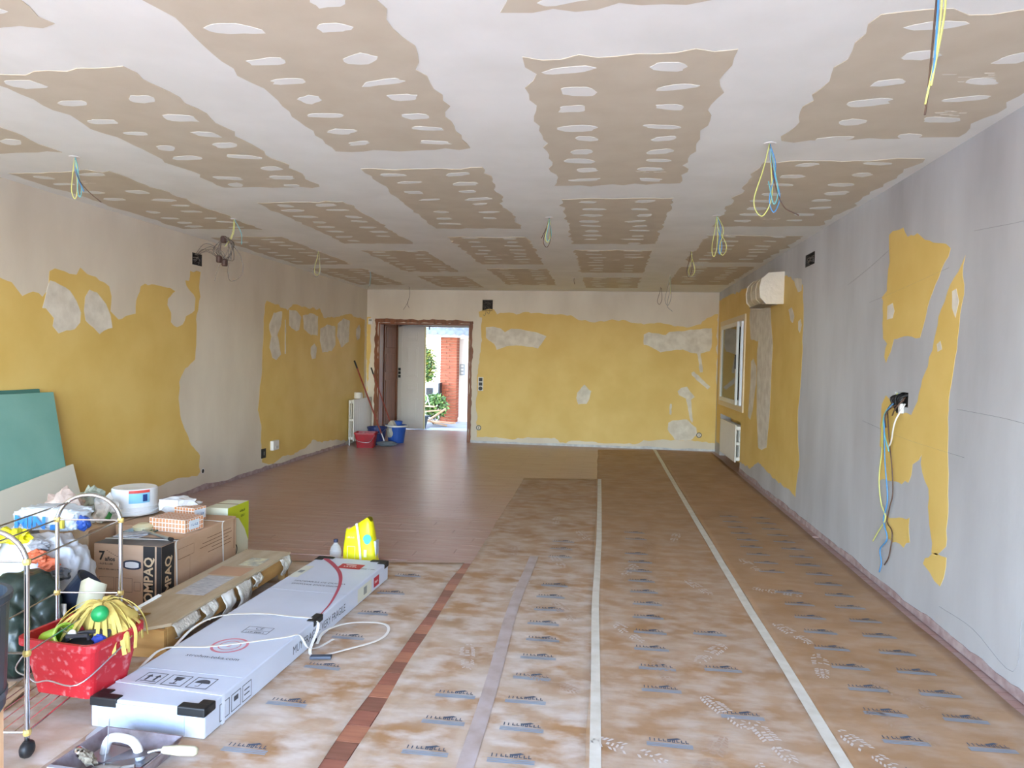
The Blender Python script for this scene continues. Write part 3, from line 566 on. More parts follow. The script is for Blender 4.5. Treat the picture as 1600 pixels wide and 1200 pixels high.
RW = [('k', [(0, .02, 1.1), (-.04, .08, 1.03), (-.02, .14, .95), (-.02, .1, .8), (-.02, .05, .66), (-.02, .02, .5), (-.02, .06, .4), (-.015, .1, .3), (-.015, .02, .25), (-.02, .04, .1), (-.015, .12, .02)]),
      ('y', [(0, .06, 1.12), (-.04, .16, .95), (-.02, .22, .75), (-.02, .25, .55), (-.02, .2, .4), (-.02, .12, .32), (-.015, .25, .2), (-.015, .33, .12)]),
      ('b', [(0, .0, 1.1), (-.05, .1, .98), (-.03, .14, .7), (-.02, .1, .45), (-.02, .15, .3), (-.02, .08, .2), (-.015, .2, .1), (-.015, .17, .02), (-.015, .2, -.05)]),
      ('c', [(0, .05, 1.1), (-.05, .12, .98), (-.04, .13, .85), (-.03, .08, .75)]), ('k', [(0, -.04, 1.08), (-.06, .06, 1.0), (-.04, .12, .9)]), ('k', [(0, -.06, 1.1), (-.05, -.05, 1.03), (-.03, .05, .98)])]
for c, pts in RW: MB().tube(crom(pts, 6), .0042, 5).build('wire', WCOL[c], t, smooth=True)
MB().tube(crom([(0, -.06, 1.06), (-.05, -.05, .95), (-.03, .05, .82), (-.02, .12, .77)], 6), .005, 6).build('wire', M_whitepl, t, smooth=True)
for i in range(6): MB().tube(crom([(.03, rnd.uniform(-.09, .09), 1.12), (-.03, rnd.uniform(-.08, .08), 1.09), (0, rnd.uniform(-.06, .08), 1.0)], 5), .007, 6).build('cable', M_black, t, smooth=True)
MB().box(-.025, 0, -.05, -.02, 1.0, 1.06).build('connector', M_whitepl, t, bevel=.004)

# cleaning things in the far left corner
M_red = mat('red_plastic', 'b01f2c', .4, col2='8f2a30', scale=8); M_blue = mat('blue_plastic', '2a58b0', .4)
def rect_bucket(t, m, w0, d0, w1, d1, h, th=.012, name='body'):
    def ringpts(w, d, z, k=5):
        pts = []; r = min(w, d)*.14
        for (sx, sy, a0) in ((1, 1, 0), (-1, 1, PI/2), (-1, -1, PI), (1, -1, 3*PI/2)):
            for j in range(k): an = a0+PI/2*j/(k-1); pts.append((sx*(w/2-r)+r*math.cos(an), sy*(d/2-r)+r*math.sin(an), z))
        return pts
    R_ = [ringpts(w0, d0, 0), ringpts(w1, d1, h-.03), ringpts(w1+.025, d1+.025, h-.028), ringpts(w1+.025, d1+.025, h), ringpts(w1-.004, d1-.004, h), ringpts(w0-th, d0-th, .015)]
    n_ = len(R_[0]); vs = [p_ for r in R_ for p_ in r]; fs = [tuple(range(n_-1, -1, -1))]
    for i in range(len(R_)-1):
        for k in range(n_): fs.append((i*n_+k, i*n_+(k+1) % n_, (i+1)*n_+(k+1) % n_, (i+1)*n_+k))
    fs.append(tuple((len(R_)-1)*n_+k for k in range(n_)))
    return MB().add(vs, fs).build(name, m, t)
t = thing('bucket', 'small red plaster bucket on the floor in front of the left radiator', 'bucket', (-3.74, 10.84, 0), .15)
rect_bucket(t, M_red, .26, .2, .32, .26, .24); MB().tube(crom([(-.16, -.13, .2), (-.1, -.2, .12), (.08, -.21, .1), (.16, -.13, .2)], 5), .004, 5).build('handle', M_alu, t)
for i in range(3): MB().blob((rnd.uniform(-.08, .08), rnd.uniform(-.05, .05), .2), (.06, .05, .03), .3, 2, i, 2).build('rag', mat('rag_white', 'd8d2cc', .9), t)
t = thing('bucket', 'blue mop bucket with white rim beside the doorway', 'bucket', (-3.47, 11.58, 0))
MB().lathe([(.0, 0), (.13, 0), (.165, .27), (.18, .27), (.18, .3), (.16, .3), (.125, .02), (0, .02)], 24).build('body', M_blue, t, smooth=False); MB().lathe([(.181, .272), (.186, .272), (.186, .298), (.181, .298)], 24).build('rim', M_whitepl, t)
MB().lathe([(.0, .31), (.11, .3), (.12, .36), (.1, .37), (0, .37)], 16, sx=.9, sy=.6).build('wringer', M_blue, t)
t = thing('bucket', 'dark blue bucket behind the small red bucket', 'bucket', (-3.7, 11.26, 0)); MB().lathe([(.0, 0), (.12, 0), (.15, .26), (.162, .26), (.162, .29), (.145, .29), (.115, .02), (0, .02)], 24).build('body', mat('navy_plastic', '27366f', .45), t); MB().tube(crom([(-.15, 0, .26), (-.1, -.15, .2), (.1, -.15, .2), (.15, 0, .26)], 5), .004, 5).build('handle', M_alu, t)
M_stick = mat('red_brown_handle', '8c3a2a', .4)
t = thing('broom', 'red handled floor squeegee broom leaning in the corner by radiator', 'broom', (-3.5, 11.05, 0))
MB().tube([(0, 0, .06), (-.52, .12, 1.24)], .012, 8).build('handle', M_stick, t); MB().tube([(-.52, .12, 1.24), (-.575, .133, 1.365)], .014, 8).build('grip', M_black, t); MB().tube([(.0, 0, .06), (-.06, .013, .2)], .014, 8).build('ferrule', M_alu, t)
MB().blob((.03, 0, .04), (.17, .07, .045), .25, 3, 4, 3, flat=-.04).build('head', mat('grey_bristle', '6b7278', .9), t)
t = thing('mop', 'red handled mop standing in the blue bucket', 'mop', (-3.56, 11.5, .02))
MB().tube([(0.02, 0, .3), (-.33, .1, 1.12)], .011, 8).build('handle', M_stick, t); MB().tube([(-.33, .1, 1.12), (-.375, .113, 1.23)], .013, 8).build('grip', M_black, t); MB().blob((.04, 0, .2), (.09, .08, .16), .2, 3, 8, 3).build('mop_head', mat('grey_mop', 'b9b4a8', .95), t); MB().tube([(.05, 0, .2), (0.02, 0, .32)], .02, 8).build('socket', M_whitepl, t)
# ---------------------------------------------------------------- outside the entrance
M_pave = mat('pale_paving', '9ea2a6', .8, col2='8f9397', scale=3)
struct('ground', MB().box(-30, 30, -30, 40, -.4, -.201), M_pave, label='pale paving around the house')
struct('terrace', MB().box(-9, 7, -9, Y0-.25, -.2, -.03), M_pave, label='paved terrace')
struct('courtyard', MB().box(-9, 2, 14.0, 22, -.2, -.05), M_pave, label='paved entrance courtyard')
M_brick = mat('red_brick', 'b0603f', .85, col2='944a30', scale=9, bump=.2, bscale=50); M_mortar = mat('pale_mortar', 'c9ab92', .9)
pil = thing('brick_pillar', 'red brick gate pillar seen through the entrance door', 'pillar', (-3.64, 16.45, -.05))
MB().box(-.19, .19, -.18, .18, 0, 2.05).build('mortar_core', M_mortar, pil)
bk = {}
for i in range(31):
    z0 = i*.066; cuts = [-.2, .03, .2] if i % 2 else [-.2, -.05, .2]
    for a, b in zip(cuts[:-1], cuts[1:]):
        key = round(b-a, 3)
        if key not in bk: o = MB().box(.004, b-a-.004, -.2, -.17, .005, .06).build('brick', M_brick, pil, bevel=.004, seg=1); bk[key] = o
        else: o = bk[key].copy(); COL.objects.link(o); o.parent = pil
        o.location = (a, rnd.uniform(-.004, .004), z0)
    o = MB().box(.17, .2, -.19, .19, z0+.005, z0+.06).build('brick', M_brick, pil) if i == 0 else None
    if o: side0 = o
    else:
        o = side0.copy(); COL.objects.link(o); o.parent = pil; o.location = (0, 0, z0)
M_gate = mat('pale_pink_gate_paint', 'e3d4cc', .6)
g = thing('gate', 'pale panelled garden gate beside the brick pillar', 'gate', (-2.85, 16.5, -.05))
MB().box(-.58, -.38, -.03, .03, 0, 1.96).build('gate_post', mat('white_render', 'efebe4', .8), g)
for z0, z1 in ((.12, .62), (.63, 1.05), (1.06, 1.4)): MB().box(-.38, .9, -.02, .02, z0, z1).build('gate_panel', M_gate, g, bevel=.006)
MB().box(-.56, -.44, -.05, -.03, 1.1, 1.36).build('mailbox_sign', mat('grey_sign', '9aa1a4', .5), g); 
for z in (1.13, 1.21, 1.29): MB().box(-.53, -.47, -.055, -.05, z, z+.045).build('sign_plate', M_whitepl, g)
MB().box(-.6, .95, -.06, .06, 0, .1).build('gate_sill', MATS['white_render'], g)
bw = thing('garden_canopy', 'white beam carrying scalloped grey roof tiles over the gate', 'canopy', (-3.2, 16.35, 1.93))
MB().box(-1.6, 1.4, -.25, .3, 0, .15).build('beam', MATS['white_render'], bw)
tl = MB().lathe([(.0, 0), (.11, 0), (.1, .5), (0, .5)], 12).build('roof_tile', mat('grey_roof_tile', '9aa2ab', .8, col2='7f878f', scale=8), bw)
for r in range(2):
    for i in range(15):
        o = tl if (r == 0 and i == 0) else tl.copy()
        if o is not tl: COL.objects.link(o); o.parent = bw
        o.location = (-1.55+i*.2+(.1 if r else 0), -.4+r*.3, .14+r*.1); o.rotation_euler = (-PI/2+.3, 0, 0)
def bush(label, loc, r, nleaf, cols, seed, h0=0, name='bush'):
    t = thing(name, label, 'plant', loc); rr = random.Random(seed)
    for ci, c in enumerate(cols):
        mbl = MB()
        for i in range(nleaf//len(cols)):
            d = Vector((rr.gauss(0, 1), rr.gauss(0, 1), rr.gauss(0, 1))).normalized()*rr.uniform(.55, 1); p_ = Vector((d.x*r[0], d.y*r[1], h0+r[2]+d.z*r[2]))
            a = Vector((rr.uniform(-1, 1), rr.uniform(-1, 1), rr.uniform(-1, .3))).normalized(); b = a.orthogonal().normalized(); L_ = rr.uniform(.05, .1)
            mbl.add([p_, p_+a*L_*.5+b*L_*.28, p_+a*L_, p_+a*L_*.5-b*L_*.28], [(0, 1, 2, 3)])
        o = mbl.build('foliage', c, t); o['kind'] = 'stuff'
    for i in range(5):
        MB().tube(crom([(rr.uniform(-.1, .1), 0, 0), (rr.uniform(-.5, .5)*r[0], rr.uniform(-.3, .3)*r[1], h0*.6+r[2]*.5), (rr.uniform(-.7, .7)*r[0], rr.uniform(-.5, .5)*r[1], h0+r[2]*1.3)], 4), .012, 5).build('stem', mat('bark', '5a4a38', .9), t)
G1, G2, G3, G4 = mat('leaf_dark', '3f5a2c', .6), mat('leaf_mid', '64863c', .6), mat('leaf_yellow', 'a5a944', .6), mat('leaf_light', '8fb05a', .6)
bush('tall climbing shrub left of the brick pillar', (-4.5, 16.6, -.05), (.5, .28, .6), 2600, [G1, G2, G3], 3, h0=.68)
bush('low leafy bush in front of the brick pillar', (-3.8, 15.6, -.05), (.33, .22, .28), 1100, [G1, G2, G4], 5, h0=.15)
bush('sunlit tree beyond the garden gate', (-2.9, 18.2, -.05), (1.3, .8, 1.1), 3000, [G2, G4, G3], 9, h0=.9, name='tree')
mb_t = thing('fuse_cabinet', 'grey meter cabinet standing among the courtyard plants', 'cabinet', (-4.0, 16.02, .45))
MB().box(-.19, .19, 0, .2, 0, .42).build('case', mat('grey_metal_box', 'a9aaa8', .5), mb_t, bevel=.008); MB().box(-.1, .06, -.006, 0, .12, .3).build('window', M_dark, mb_t); MB().box(.2, .225, -.02, .2, 0, .42).build('open_lid', M_black, mb_t)
MB().box(-.04, .04, .05, .13, -.5, 0).build('post', M_alu, mb_t)
M_ply = mat('raw_timber', 'd9b08a', .7, col2='c99a70', scale=4, stretch=(1, 8, 1))
wd = [((-3.75, 15.0, .05), (.75, .12, .03), .35, .25), ((-3.9, 15.2, .25), (.7, .16, .025), -.15, -.12), ((-3.95, 15.1, .38), (.55, .1, .03), .1, .05), ((-3.55, 15.25, .02), (.7, .14, .03), -.5, .0), ((-3.6, 15.05, .2), (.5, .05, .03), .8, -.5), ((-4.0, 15.3, .05), (.06, .06, .4), .2, 0)]
for i, (l_, s_, rz, ry) in enumerate(wd):
    t = thing('timber_offcut', ['long board at the bottom of the timber heap outside', 'wide board lying across the timber heap', 'topmost board of the timber heap outside', 'board lying flat on the paving by the timber heap', 'thin batten leaning on the timber heap', 'short upright post in the timber heap'][i], 'timber', l_, rz, 'timber offcuts outside')
    o = MB().box(-s_[0]/2, s_[0]/2, -s_[1]/2, s_[1]/2, 0, s_[2]).build('board', M_ply, t); o.rotation_euler = (0, ry, 0)
    for q in (-.35, .35): MB().tube([(q*s_[0], 0, s_[2]*.9), (q*s_[0], 0, s_[2]+.004)], .006, 6).build('nail_head', M_alu, o)
t = thing('hose', 'coiled pale hose loop on the timber heap outside', 'hose', (-3.98, 15.15, .42)); MB().tube([(.14*math.cos(a*PI/10), .03*math.sin(a*PI/10), .12+.13*math.sin(a*PI/10)) for a in range(21)], .012, 6).build('coil', mat('pale_hose', 'd7d2c8', .5), t, smooth=True); MB().tube([(.14, 0, .12), (.2, -.05, -.02)], .01, 6).build('hose_end', MATS['pale_hose'], t)
t = thing('door_mat', 'green and white striped mat outside the entrance door', 'mat', (-3.1, 14.35, -.05))
for i in range(5): MB().box(-.55, .55, -.3+i*.12, -.18+i*.12, 0, .012).build('stripe', mat('mat_green', '8fae8f', .9) if i % 2 else mat('mat_white', 'dfe3dc', .9), t)
t = thing('rubber_tub', 'dark grey rubber tub outside the entrance door', 'tub', (-3.88, 14.6, -.05)); MB().lathe([(0, 0), (.14, 0), (.2, .26), (.21, .26), (.195, .26), (.13, .02), (0, .02)], 20).build('body', mat('grey_rubber', '4d5257', .7), t)
for s_ in (-1, 1): MB().tube(crom([(s_*.19, -.06, .24), (s_*.24, -.03, .28), (s_*.24, .03, .28), (s_*.19, .06, .24)], 4), .012, 6).build('handle', MATS['grey_rubber'], t)

struct('shade_storey', MB().box(XL-.4, XR+.5, Y0-.25, 14.0, 2.96, 6.2), M_plaster, label='added unseen storey above the room shading the courtyard')  # added above the room to throw the courtyard into shade
struct('shade_slab', MB().box(XL-.4, -1.6, 14.0, 15.0, 2.3, 2.45), M_plaster, label='added unseen slab shading the ground outside the entrance door')  # added overhang out of view, keeps sky and sun off the entrance court

M_render = mat('shade_block_render', 'c9bfae', .9, col2='bdb3a2', scale=2)
struct('shade_block_back', MB().box(-12, 8, 21, 26, -.2, 7), M_render, label='added house block behind the garden dimming the courtyard')  # added block that cuts off the bright sky behind the gate
struct('shade_block_left', MB().box(-14, -7.5, 14.0, 21, -.2, 6), M_render, label='added unseen block shading the courtyard from its left')  # added out of view, holds back sky light on the courtyard's left
struct('shade_block_right', MB().box(.6, 6, 14.0, 21, -.2, 5.5), M_render, label='added unseen block shading the courtyard from its right')  # added out of view, blocks sky light from the right
# ---------------------------------------------------------------- floor papers, tape, prints, dust
def sheet(name, label, poly, z, m, seed):
    """thin protective paper: quad poly (4 corners) as a slightly wavy grid with a 1 mm skirt"""
    a, b, c, d = [Vector((x, y, 0)) for x, y in poly]; nu, nv = 14, 60; vs = []; fs = []
    for j in range(nv+1):
        for i in range(nu+1):
            l_ = a.lerp(d, j/nv); r = b.lerp(c, j/nv); q = l_.lerp(r, i/nu)
            if i in (0, nu): q.x += noise.noise(Vector((q.y*1.7, seed, i)))*.014
            q.z = z+.0012*noise.noise(Vector((q.x*2, q.y*3, seed)))
            vs.append(q)
    for j in range(nv):
        for i in range(nu): k = j*(nu+1)+i; fs.append((k, k+1, k+nu+2, k+nu+1))
    rim = [i for i in range(nu+1)]+[(j+1)*(nu+1)-1 for j in range(1, nv+1)]+[nv*(nu+1)+i for i in range(nu-1, -1, -1)]+[j*(nu+1) for j in range(nv-1, 0, -1)]
    b0 = len(vs); n_ = len(rim); vs += [Vector((vs[i].x, vs[i].y, .0002)) for i in rim]
    fs += [(rim[k], b0+k, b0+(k+1) % n_, rim[(k+1) % n_]) for k in range(n_)]
    o = MB().add(vs, fs).build(name, m, None, loc=(0, 0, 0), smooth=True)
    return tag(o, label, 'floor paper', 'floor protection papers')
P_A = paper_material('dusty_paper_left', 1.0, .95, 2, 5); P_B = paper_material('dusty_paper_middle', 1.0, .35, 3.0, 7.0)
P_C = paper_material('kraft_paper_centre', .62, .15, 2.5, 6.5); P_D = paper_material('kraft_paper_right', .28, .1, 2.5, 5)
sA2 = sheet('floor_paper', 'dusty brown paper under the trolley and white carton', [(-3.3, .6), (-1.83, .6), (-1.86, 4.7), (-3.3, 4.5)], .0022, P_A, 1)
sA = sheet('floor_paper', 'short dusty paper between the white carton and the bare plank strip', [(-1.87, .6), (-.955, .6), (-.95, 4.85), (-1.87, 4.7)], .0032, P_A, 2)
sB = sheet('floor_paper', 'pale dusty paper right of the bare plank strip', [(-.84, .6), (-.0, .6), (-.04, 8.7), (-.945, 8.5)], .0026, P_B, 3)
sC = sheet('floor_paper', 'brown paper between the two white tape lines', [(-.02, .6), (.9, .6), (.87, 11.9), (-.09, 11.6)], .0034, P_C, 4)
sD = sheet('floor_paper', 'clean brown paper along the right wall', [(.88, .6), (1.755, .6), (1.745, 11.8), (.85, 11.9)], .0028, P_D, 5)
M_tape = mat('white_masking_tape', 'dcd9cf', .5, col2='cdc8ba', scale=12)
def tape(pts, w, label, m=None, z=.0052):
    P2 = crom([(x, y, z) for x, y in pts], 10)
    P2 = [Vector((q.x+noise.noise(Vector((q.y*1.3, 5, len(pts))))*.006, q.y, q.z)) for q in P2]
    o = MB().ribbon(P2, w, .0008, (1, 0, 0) if abs(pts[0][0]-pts[-1][0]) < .6 else (0, 1, 0)).build('floor_tape', m or M_tape); return tag(o, label, 'tape', 'tape on the floor papers')
tape([(-.003, .7), (.0, 2.47), (-.022, 4), (-.02, 6), (-.04, 8.66)], .042, 'white tape strip running along the middle of the papers')
tape([(.9, .7), (.885, 2.62), (.86, 5), (.845, 8), (.832, 11.88)], .048, 'white tape strip running to the far wall near the right side')
tape([(-1.8, .7), (-1.81, 2.18), (-1.845, 2.4), (-1.86, 3)], .045, 'grey tape strip on the floor beside the plastering tray', mat('grey_tape', 'b3b0ae', .5))
tape([(-2.6, 4.6), (-1.75, 4.71), (-.92, 4.86)], .03, 'pale tape strip across the far end of the short paper', mat('dull_tape', 'b9a091', .6))
tape([(-.445, .9), (-.45, 2.43), (-.46, 3.04), (-.49, 3.91), (-.48, 5.1)], .062, 'dust covered translucent tape along the pale paper', mat('dusty_clear_tape', 'b9aead', .45, col2='a8988f', scale=9))
M_ink = mat('blue_black_print', '4a5668', .7); M_ink2 = mat('pale_blue_print', '93a3b3', .7)
pm = MB(); I4 = Matrix.Identity(4)
pm.marks(.15, .024, Matrix.Translation((0, .022, 0)), 0, 5, 9); pm.add([(-.01, .03, .0001), (.03, .044, .0001), (.045, .038, .0001), (.0, .022, .0001)], [(0, 3, 2, 1)], 0)
for yb_ in (-.002, -.012, -.022): pm.rect(-.085, .085, yb_-.003, yb_+.003, I4, 1)
PRINT = None
def prints(par, rows, y0, y1, z, step=.222):
    global PRINT
    for x, off in rows:
        yy = y0+off
        while yy < y1:
            if rnd.random() > .06:
                if PRINT is None: o = pm.build('printed_logo', [M_ink, M_ink2], par); PRINT = o.data
                else: o = bpy.data.objects.new('printed_logo', PRINT); COL.objects.link(o); o.parent = par
                o.location = (x+rnd.uniform(-.01, .01)+.0*yy, yy, z); o.rotation_euler = (0, 0, rnd.uniform(-.03, .03))
            yy += step
prints(sD, [(1.475, .0), (1.175, .0)], 1.95, 7.0, .0052); prints(sC, [(.27, .05)], 1.95, 6.2, .0054); prints(sC, [(.58, .1)], 1.95, 4.2, .0054, .44)
prints(sB, [(-.29, .07)], 1.95, 5.6, .0048); prints(sB, [(-.6, .07)], 1.95, 3.2, .0048); prints(sA, [(-1.25, .02)], 2.0, 4.5, .0052, .35)
M_dust = mat('plaster_dust', 'cbc2bb', .95); M_dust2 = mat('faint_plaster_dust', 'b39a85', .95)
def footprint(par, x, y, rz, z, m, seed):
    rr = random.Random(seed); mbf = MB(); Mx = Matrix.Translation((x, y, z)) @ Matrix.Rotation(rz, 4, 'Z')
    for j in range(16):
        v = -.14+j*.0185
        if -.035 < v < -.01: continue
        w = .042 if v > 0 else .034; w *= math.sqrt(max(.1, 1-((v-.05)/.12)**2)) if v > .05 else (math.sqrt(max(.1, 1-((v+.09)/.06)**2)) if v < -.09 else 1)
        for k in (-1, 0, 1):
            if rr.random() < .25: continue
            cx_ = k*w*.66; ww = w*.28*rr.uniform(.6, 1.1); hh = .0055*rr.uniform(.7, 1.2); s_ = .006*k
            mbf.add([(cx_-ww, v-hh+s_, 0), (cx_+ww, v-hh-s_, 0), (cx_+ww, v+hh-s_, 0), (cx_-ww, v+hh+s_, 0)], [(0, 1, 2, 3)], 0, Mx)
    o = mbf.build('footprint', m, par); o['kind'] = 'stuff'
k = 0
for par, z, lst in ((sC, .0056, [(.52, 2.95, .5), (.66, 2.75, .3), (.42, 2.62, -.4), (.6, 2.45, .1), (.12, 2.6, 1.2), (.3, 3.3, .2), (.55, 3.55, -.6), (.15, 3.75, .5), (.4, 4.2, 0), (.62, 4.6, .4), (.2, 4.9, -.3), (.35, 5.6, .2), (.6, 5.9, -.2)]), (sD, .0052, [(1.0, 2.75, .45), (1.2, 2.95, .6), (1.05, 3.5, -.2), (1.02, 3.9, .4), (1.3, 3.25, .5), (1.1, 4.6, 1.2), (1.05, 5.2, .2)]), (sB, .0052, [(-.2, 4.0, .4), (-.5, 4.4, -.2), (-.3, 5.0, .3), (-.65, 5.2, .1), (-.15, 5.8, .3), (-.4, 6.3, 0), (-.2, 3.1, 1.0), (-.62, 3.3, .2)])):
    for x, yy, rz in lst: k += 1; footprint(par, x, yy, rz, z, M_dust if k % 3 else M_dust2, k)

# ---------------------------------------------------------------- boards leaning on the left wall
def leaning(name, label, xb, xt, y0, y1, z1a, z1b, m, th=.013):
    """sheet leaning on the left wall: foot at x=xb, top edge at x=xt, height z1a at y0, z1b at y1"""
    vs = []
    for off in (0, th):
        vs += [(xb+off, y0, .004), (xb+off, y1, .004), (xb+(xt-xb)*1+off, y1, z1b), (xb+(xt-xb)*(z1a/max(z1a, z1b))+off, y0, z1a)]
    o = MB().add(vs, [(0, 1, 2, 3), (7, 6, 5, 4), (0, 4, 5, 1), (1, 5, 6, 2), (2, 6, 7, 3), (3, 7, 4, 0)]).build(name, m); return tag(o, label, 'board', 'boards leaning on the left wall')
M_green = mat('green_board', '74a699', .75, col2='80b0a3', scale=3, detail=6, bump=.05)
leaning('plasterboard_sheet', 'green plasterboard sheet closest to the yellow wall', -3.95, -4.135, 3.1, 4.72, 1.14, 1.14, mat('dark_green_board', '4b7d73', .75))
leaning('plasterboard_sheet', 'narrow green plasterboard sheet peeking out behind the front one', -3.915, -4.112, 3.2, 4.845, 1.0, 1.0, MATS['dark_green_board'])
leaning('plasterboard_sheet', 'large green plasterboard sheet in front', -3.89, -4.09, 3.0, 4.8, 1.12, 1.115, M_green)
leaning('wall_panel', 'cream board with slanted top leaning before the green sheets', -3.78, -3.935, 3.4, 4.81, .40, .58, mat('cream_board', 'd6d1c0', .7))

# ---------------------------------------------------------------- cartons and rubbish heap
M_card = mat('brown_cardboard', 'c4a488', .8, col2='b79678', scale=3, stretch=(1, 1, 3), bump=.05)
M_card2 = mat('pale_cardboard', 'c0a487', .8, col2='b39778', scale=4)
M_blackink = mat('black_ink', '2b2725', .8); M_dusty = mat('dusty_black_print', '57524e', .9, col2='77706a', scale=6); M_creamink = mat('bare_card_lettering', 'cdb08a', .8); M_brownink = mat('brown_ink', '6d4c31', .8)
bx = thing('carton', 'long brown carton with black lettered band and white straps', 'carton', (-2.605, 4.0, 0))
W, L2, HH = .205, .40, .355
MB().box(-W, W, -L2, L2, 0.004, HH).build('box', M_card, bx, bevel=.006)
fM = plane((0, -L2-.0008, 0), (1, 0, 0), (0, 0, 1)); sM = plane((W+.0008, 0, 0), (0, 1, 0), (0, 0, 1)); tM = plane((0, 0, HH+.0008), (1, 0, 0), (0, 1, 0))
b_ = MB().rect(.095, .165, .004, HH-.002, fM).rect(.175, W, .004, HH-.002, fM).rect(-L2+.0, -L2+.115, .004, HH-.002, sM); b_.build('printed_band', M_blackink, bx)
MB().rect(-W+.003, W, -L2, -L2+.17, tM).build('printed_lid_band', M_dusty, bx)
def up(M): return M @ Matrix.Rotation(PI/2, 4, 'Z')
MB().text('COMPAQ', .075, up(plane((.13, -L2-.0016, .14), (1, 0, 0), (0, 0, 1))), bold=.002, sx=.95).build('lettering', M_creamink, bx)
MB().text('COMPAQ', .078, up(plane((W+.0016, -L2+.06, .13), (0, 1, 0), (0, 0, 1))), bold=.002, sx=.95).build('lettering', M_creamink, bx)
pr_ = MB().text('7', .07, plane((-.155, -L2-.0012, .285), (1, 0, 0), (0, 0, 1)), bold=.002).text('años', .033, plane((-.105, -L2-.0012, .27), (1, 0, 0), (0, 0, 1)), bold=.001)
MB().marks(.085, .011, plane((-.13, -L2-.0012, .243), (1, 0, 0), (0, 0, 1)), 0, 2, 12).build('small_print', M_blackink, bx); MB().marks(.13, .008, plane((-.11, -L2-.0012, .213), (1, 0, 0), (0, 0, 1)), 0, 3, 17).build('small_print', M_blackink, bx)
pr_.build('print', M_blackink, bx); pr_ = MB()
for q in ((-.17, -.08, .1, .17), (-.07, .03, .09, .17), (.04, .08, .1, .15)): MB().frame(*q, .0015, plane((0, -L2-.0012, 0), (1, 0, 0), (0, 0, 1))).build('line_drawing', M_blackink, bx)
for i in range(6): pr_.rect(-.125+i*.012, -.117+i*.012, .315-i*.006, .318-i*.006, plane((0, -L2-.0012, 0), (1, 0, 0), (0, 0, 1)))
pr_.build('dotted_curve', M_blackink, bx)
hh = MB(); 
hh.prism([(.03+.052*math.copysign(min(1, abs(math.cos(a))*1.3), math.cos(a)), .027*math.sin(a)) for a in [2*PI*i/20 for i in range(20)]], 0, .003, M=plane((0, -L2-.0008, .245), (1, 0, 0), (0, 0, 1))); hh.build('handle_rim', mat('navy_rim', '2b3344', .5), bx)
MB().prism([(.03+.041*math.copysign(min(1, abs(math.cos(a))*1.3), math.cos(a)), .018*math.sin(a)) for a in [2*PI*i/20 for i in range(20)]], 0, .004, M=plane((0, -L2-.0008, .245), (1, 0, 0), (0, 0, 1))).build('handle_hole', M_whitepl, bx)
sp_ = MB()
for i, (a, b) in enumerate(((.05, .33), (.0, .34), (-.03, .3), (.1, .34), (.06, .33))): sp_.rect(a, b, .29-i*.022, .294-i*.022, sM)
sp_.frame(-.25, -.09, .24, .3, .002, plane((W+.0012, 0, 0), (0, 1, 0), (0, 0, 1))).frame(-.25, -.13, .08, .24, .0015, plane((W+.0012, 0, 0), (0, 1, 0), (0, 0, 1))).rect(.365, .372, .15, .34, sM); sp_.build('side_print', M_brownink, bx)
for yy in (-.275, .22):
    MB().ribbon(crom([(W+.003, yy+.02, .01), (W+.003, yy, HH-.03), (W-.02, yy, HH+.004), (-W, yy-.03, HH+.004)], 6), .012, .0015, (0, 1, 0)).build('strap', mat('white_strap', 'dfdcd5', .5), bx)
MB().box(-W+.01, W-.01, -.015, .015, HH, HH+.001).build('packing_tape', mat('brown_tape', '8f6f4d', .35), bx)
def carton(label, x0, x1, y0, y1, h, m, extra=None, rz=0):
    t = thing('carton', label, 'carton', ((x0+x1)/2, (y0+y1)/2, 0), rz); w, d = (x1-x0)/2, (y1-y0)/2
    MB().box(-w, w, -d, d, .004, h).build('box', m, t, bevel=.005)
    MB().box(-w*.98, w*.98, -.006, .006, h, h+.0015).build('flap_seam', mat('seam_tape', '7d6040', .5), t)
    return t, w, d
c2, w, d = carton('worn brown carton with red outlined squares behind the trolley', -3.38, -3.0, 3.8, 4.5, .362, M_card2)
q_ = MB()
for i in range(5): q_.frame(.07, .095, .3-i*.05, .335-i*.05, .004, plane((0, -d-.001, 0), (1, 0, 0), (0, 0, 1)))
q_.build('red_print', mat('red_ink', 'a04436', .8), c2)
MB().box(-.1, w-.01, -d, -d+.2, .362, .367).build('open_flap', M_card2, c2).rotation_euler = (0, 0, .04)
carton('plain brown carton squeezed beside the white tub', -2.975, -2.83, 4.0, 4.7, .358, M_card)
lb, w, d = carton('lime green and white carton at the far end of the heap', -2.66, -2.5, 4.47, 4.75, .385, mat('white_card', 'd9dcc4', .6))
limeM = mat('lime_print', 'b9c425', .6)
MB().add([(w+.001, -d, .385), (w+.001, d, .385), (w+.001, d, .1), (w+.001, d*.6, .2), (w+.001, 0, .29), (w+.001, -d, .33)], [(0, 1, 2, 3, 4, 5)]).build('lime_panel', limeM, lb); MB().marks(.07, .02, plane((w+.002, .05, .335), (0, 1, 0), (0, 0, 1)), 0, 4, 5).marks(.06, .02, plane((w+.002, .06, .3), (0, 1, 0), (0, 0, 1)), 0, 6, 4).build('small_print', mat('green_ink', '4d5a1d', .7), lb); MB().ring(.035, .045, plane((w+.002, -.06, .08), (0, 1, 0), (0, 0, 1))).build('emblem', M_blackink, lb)
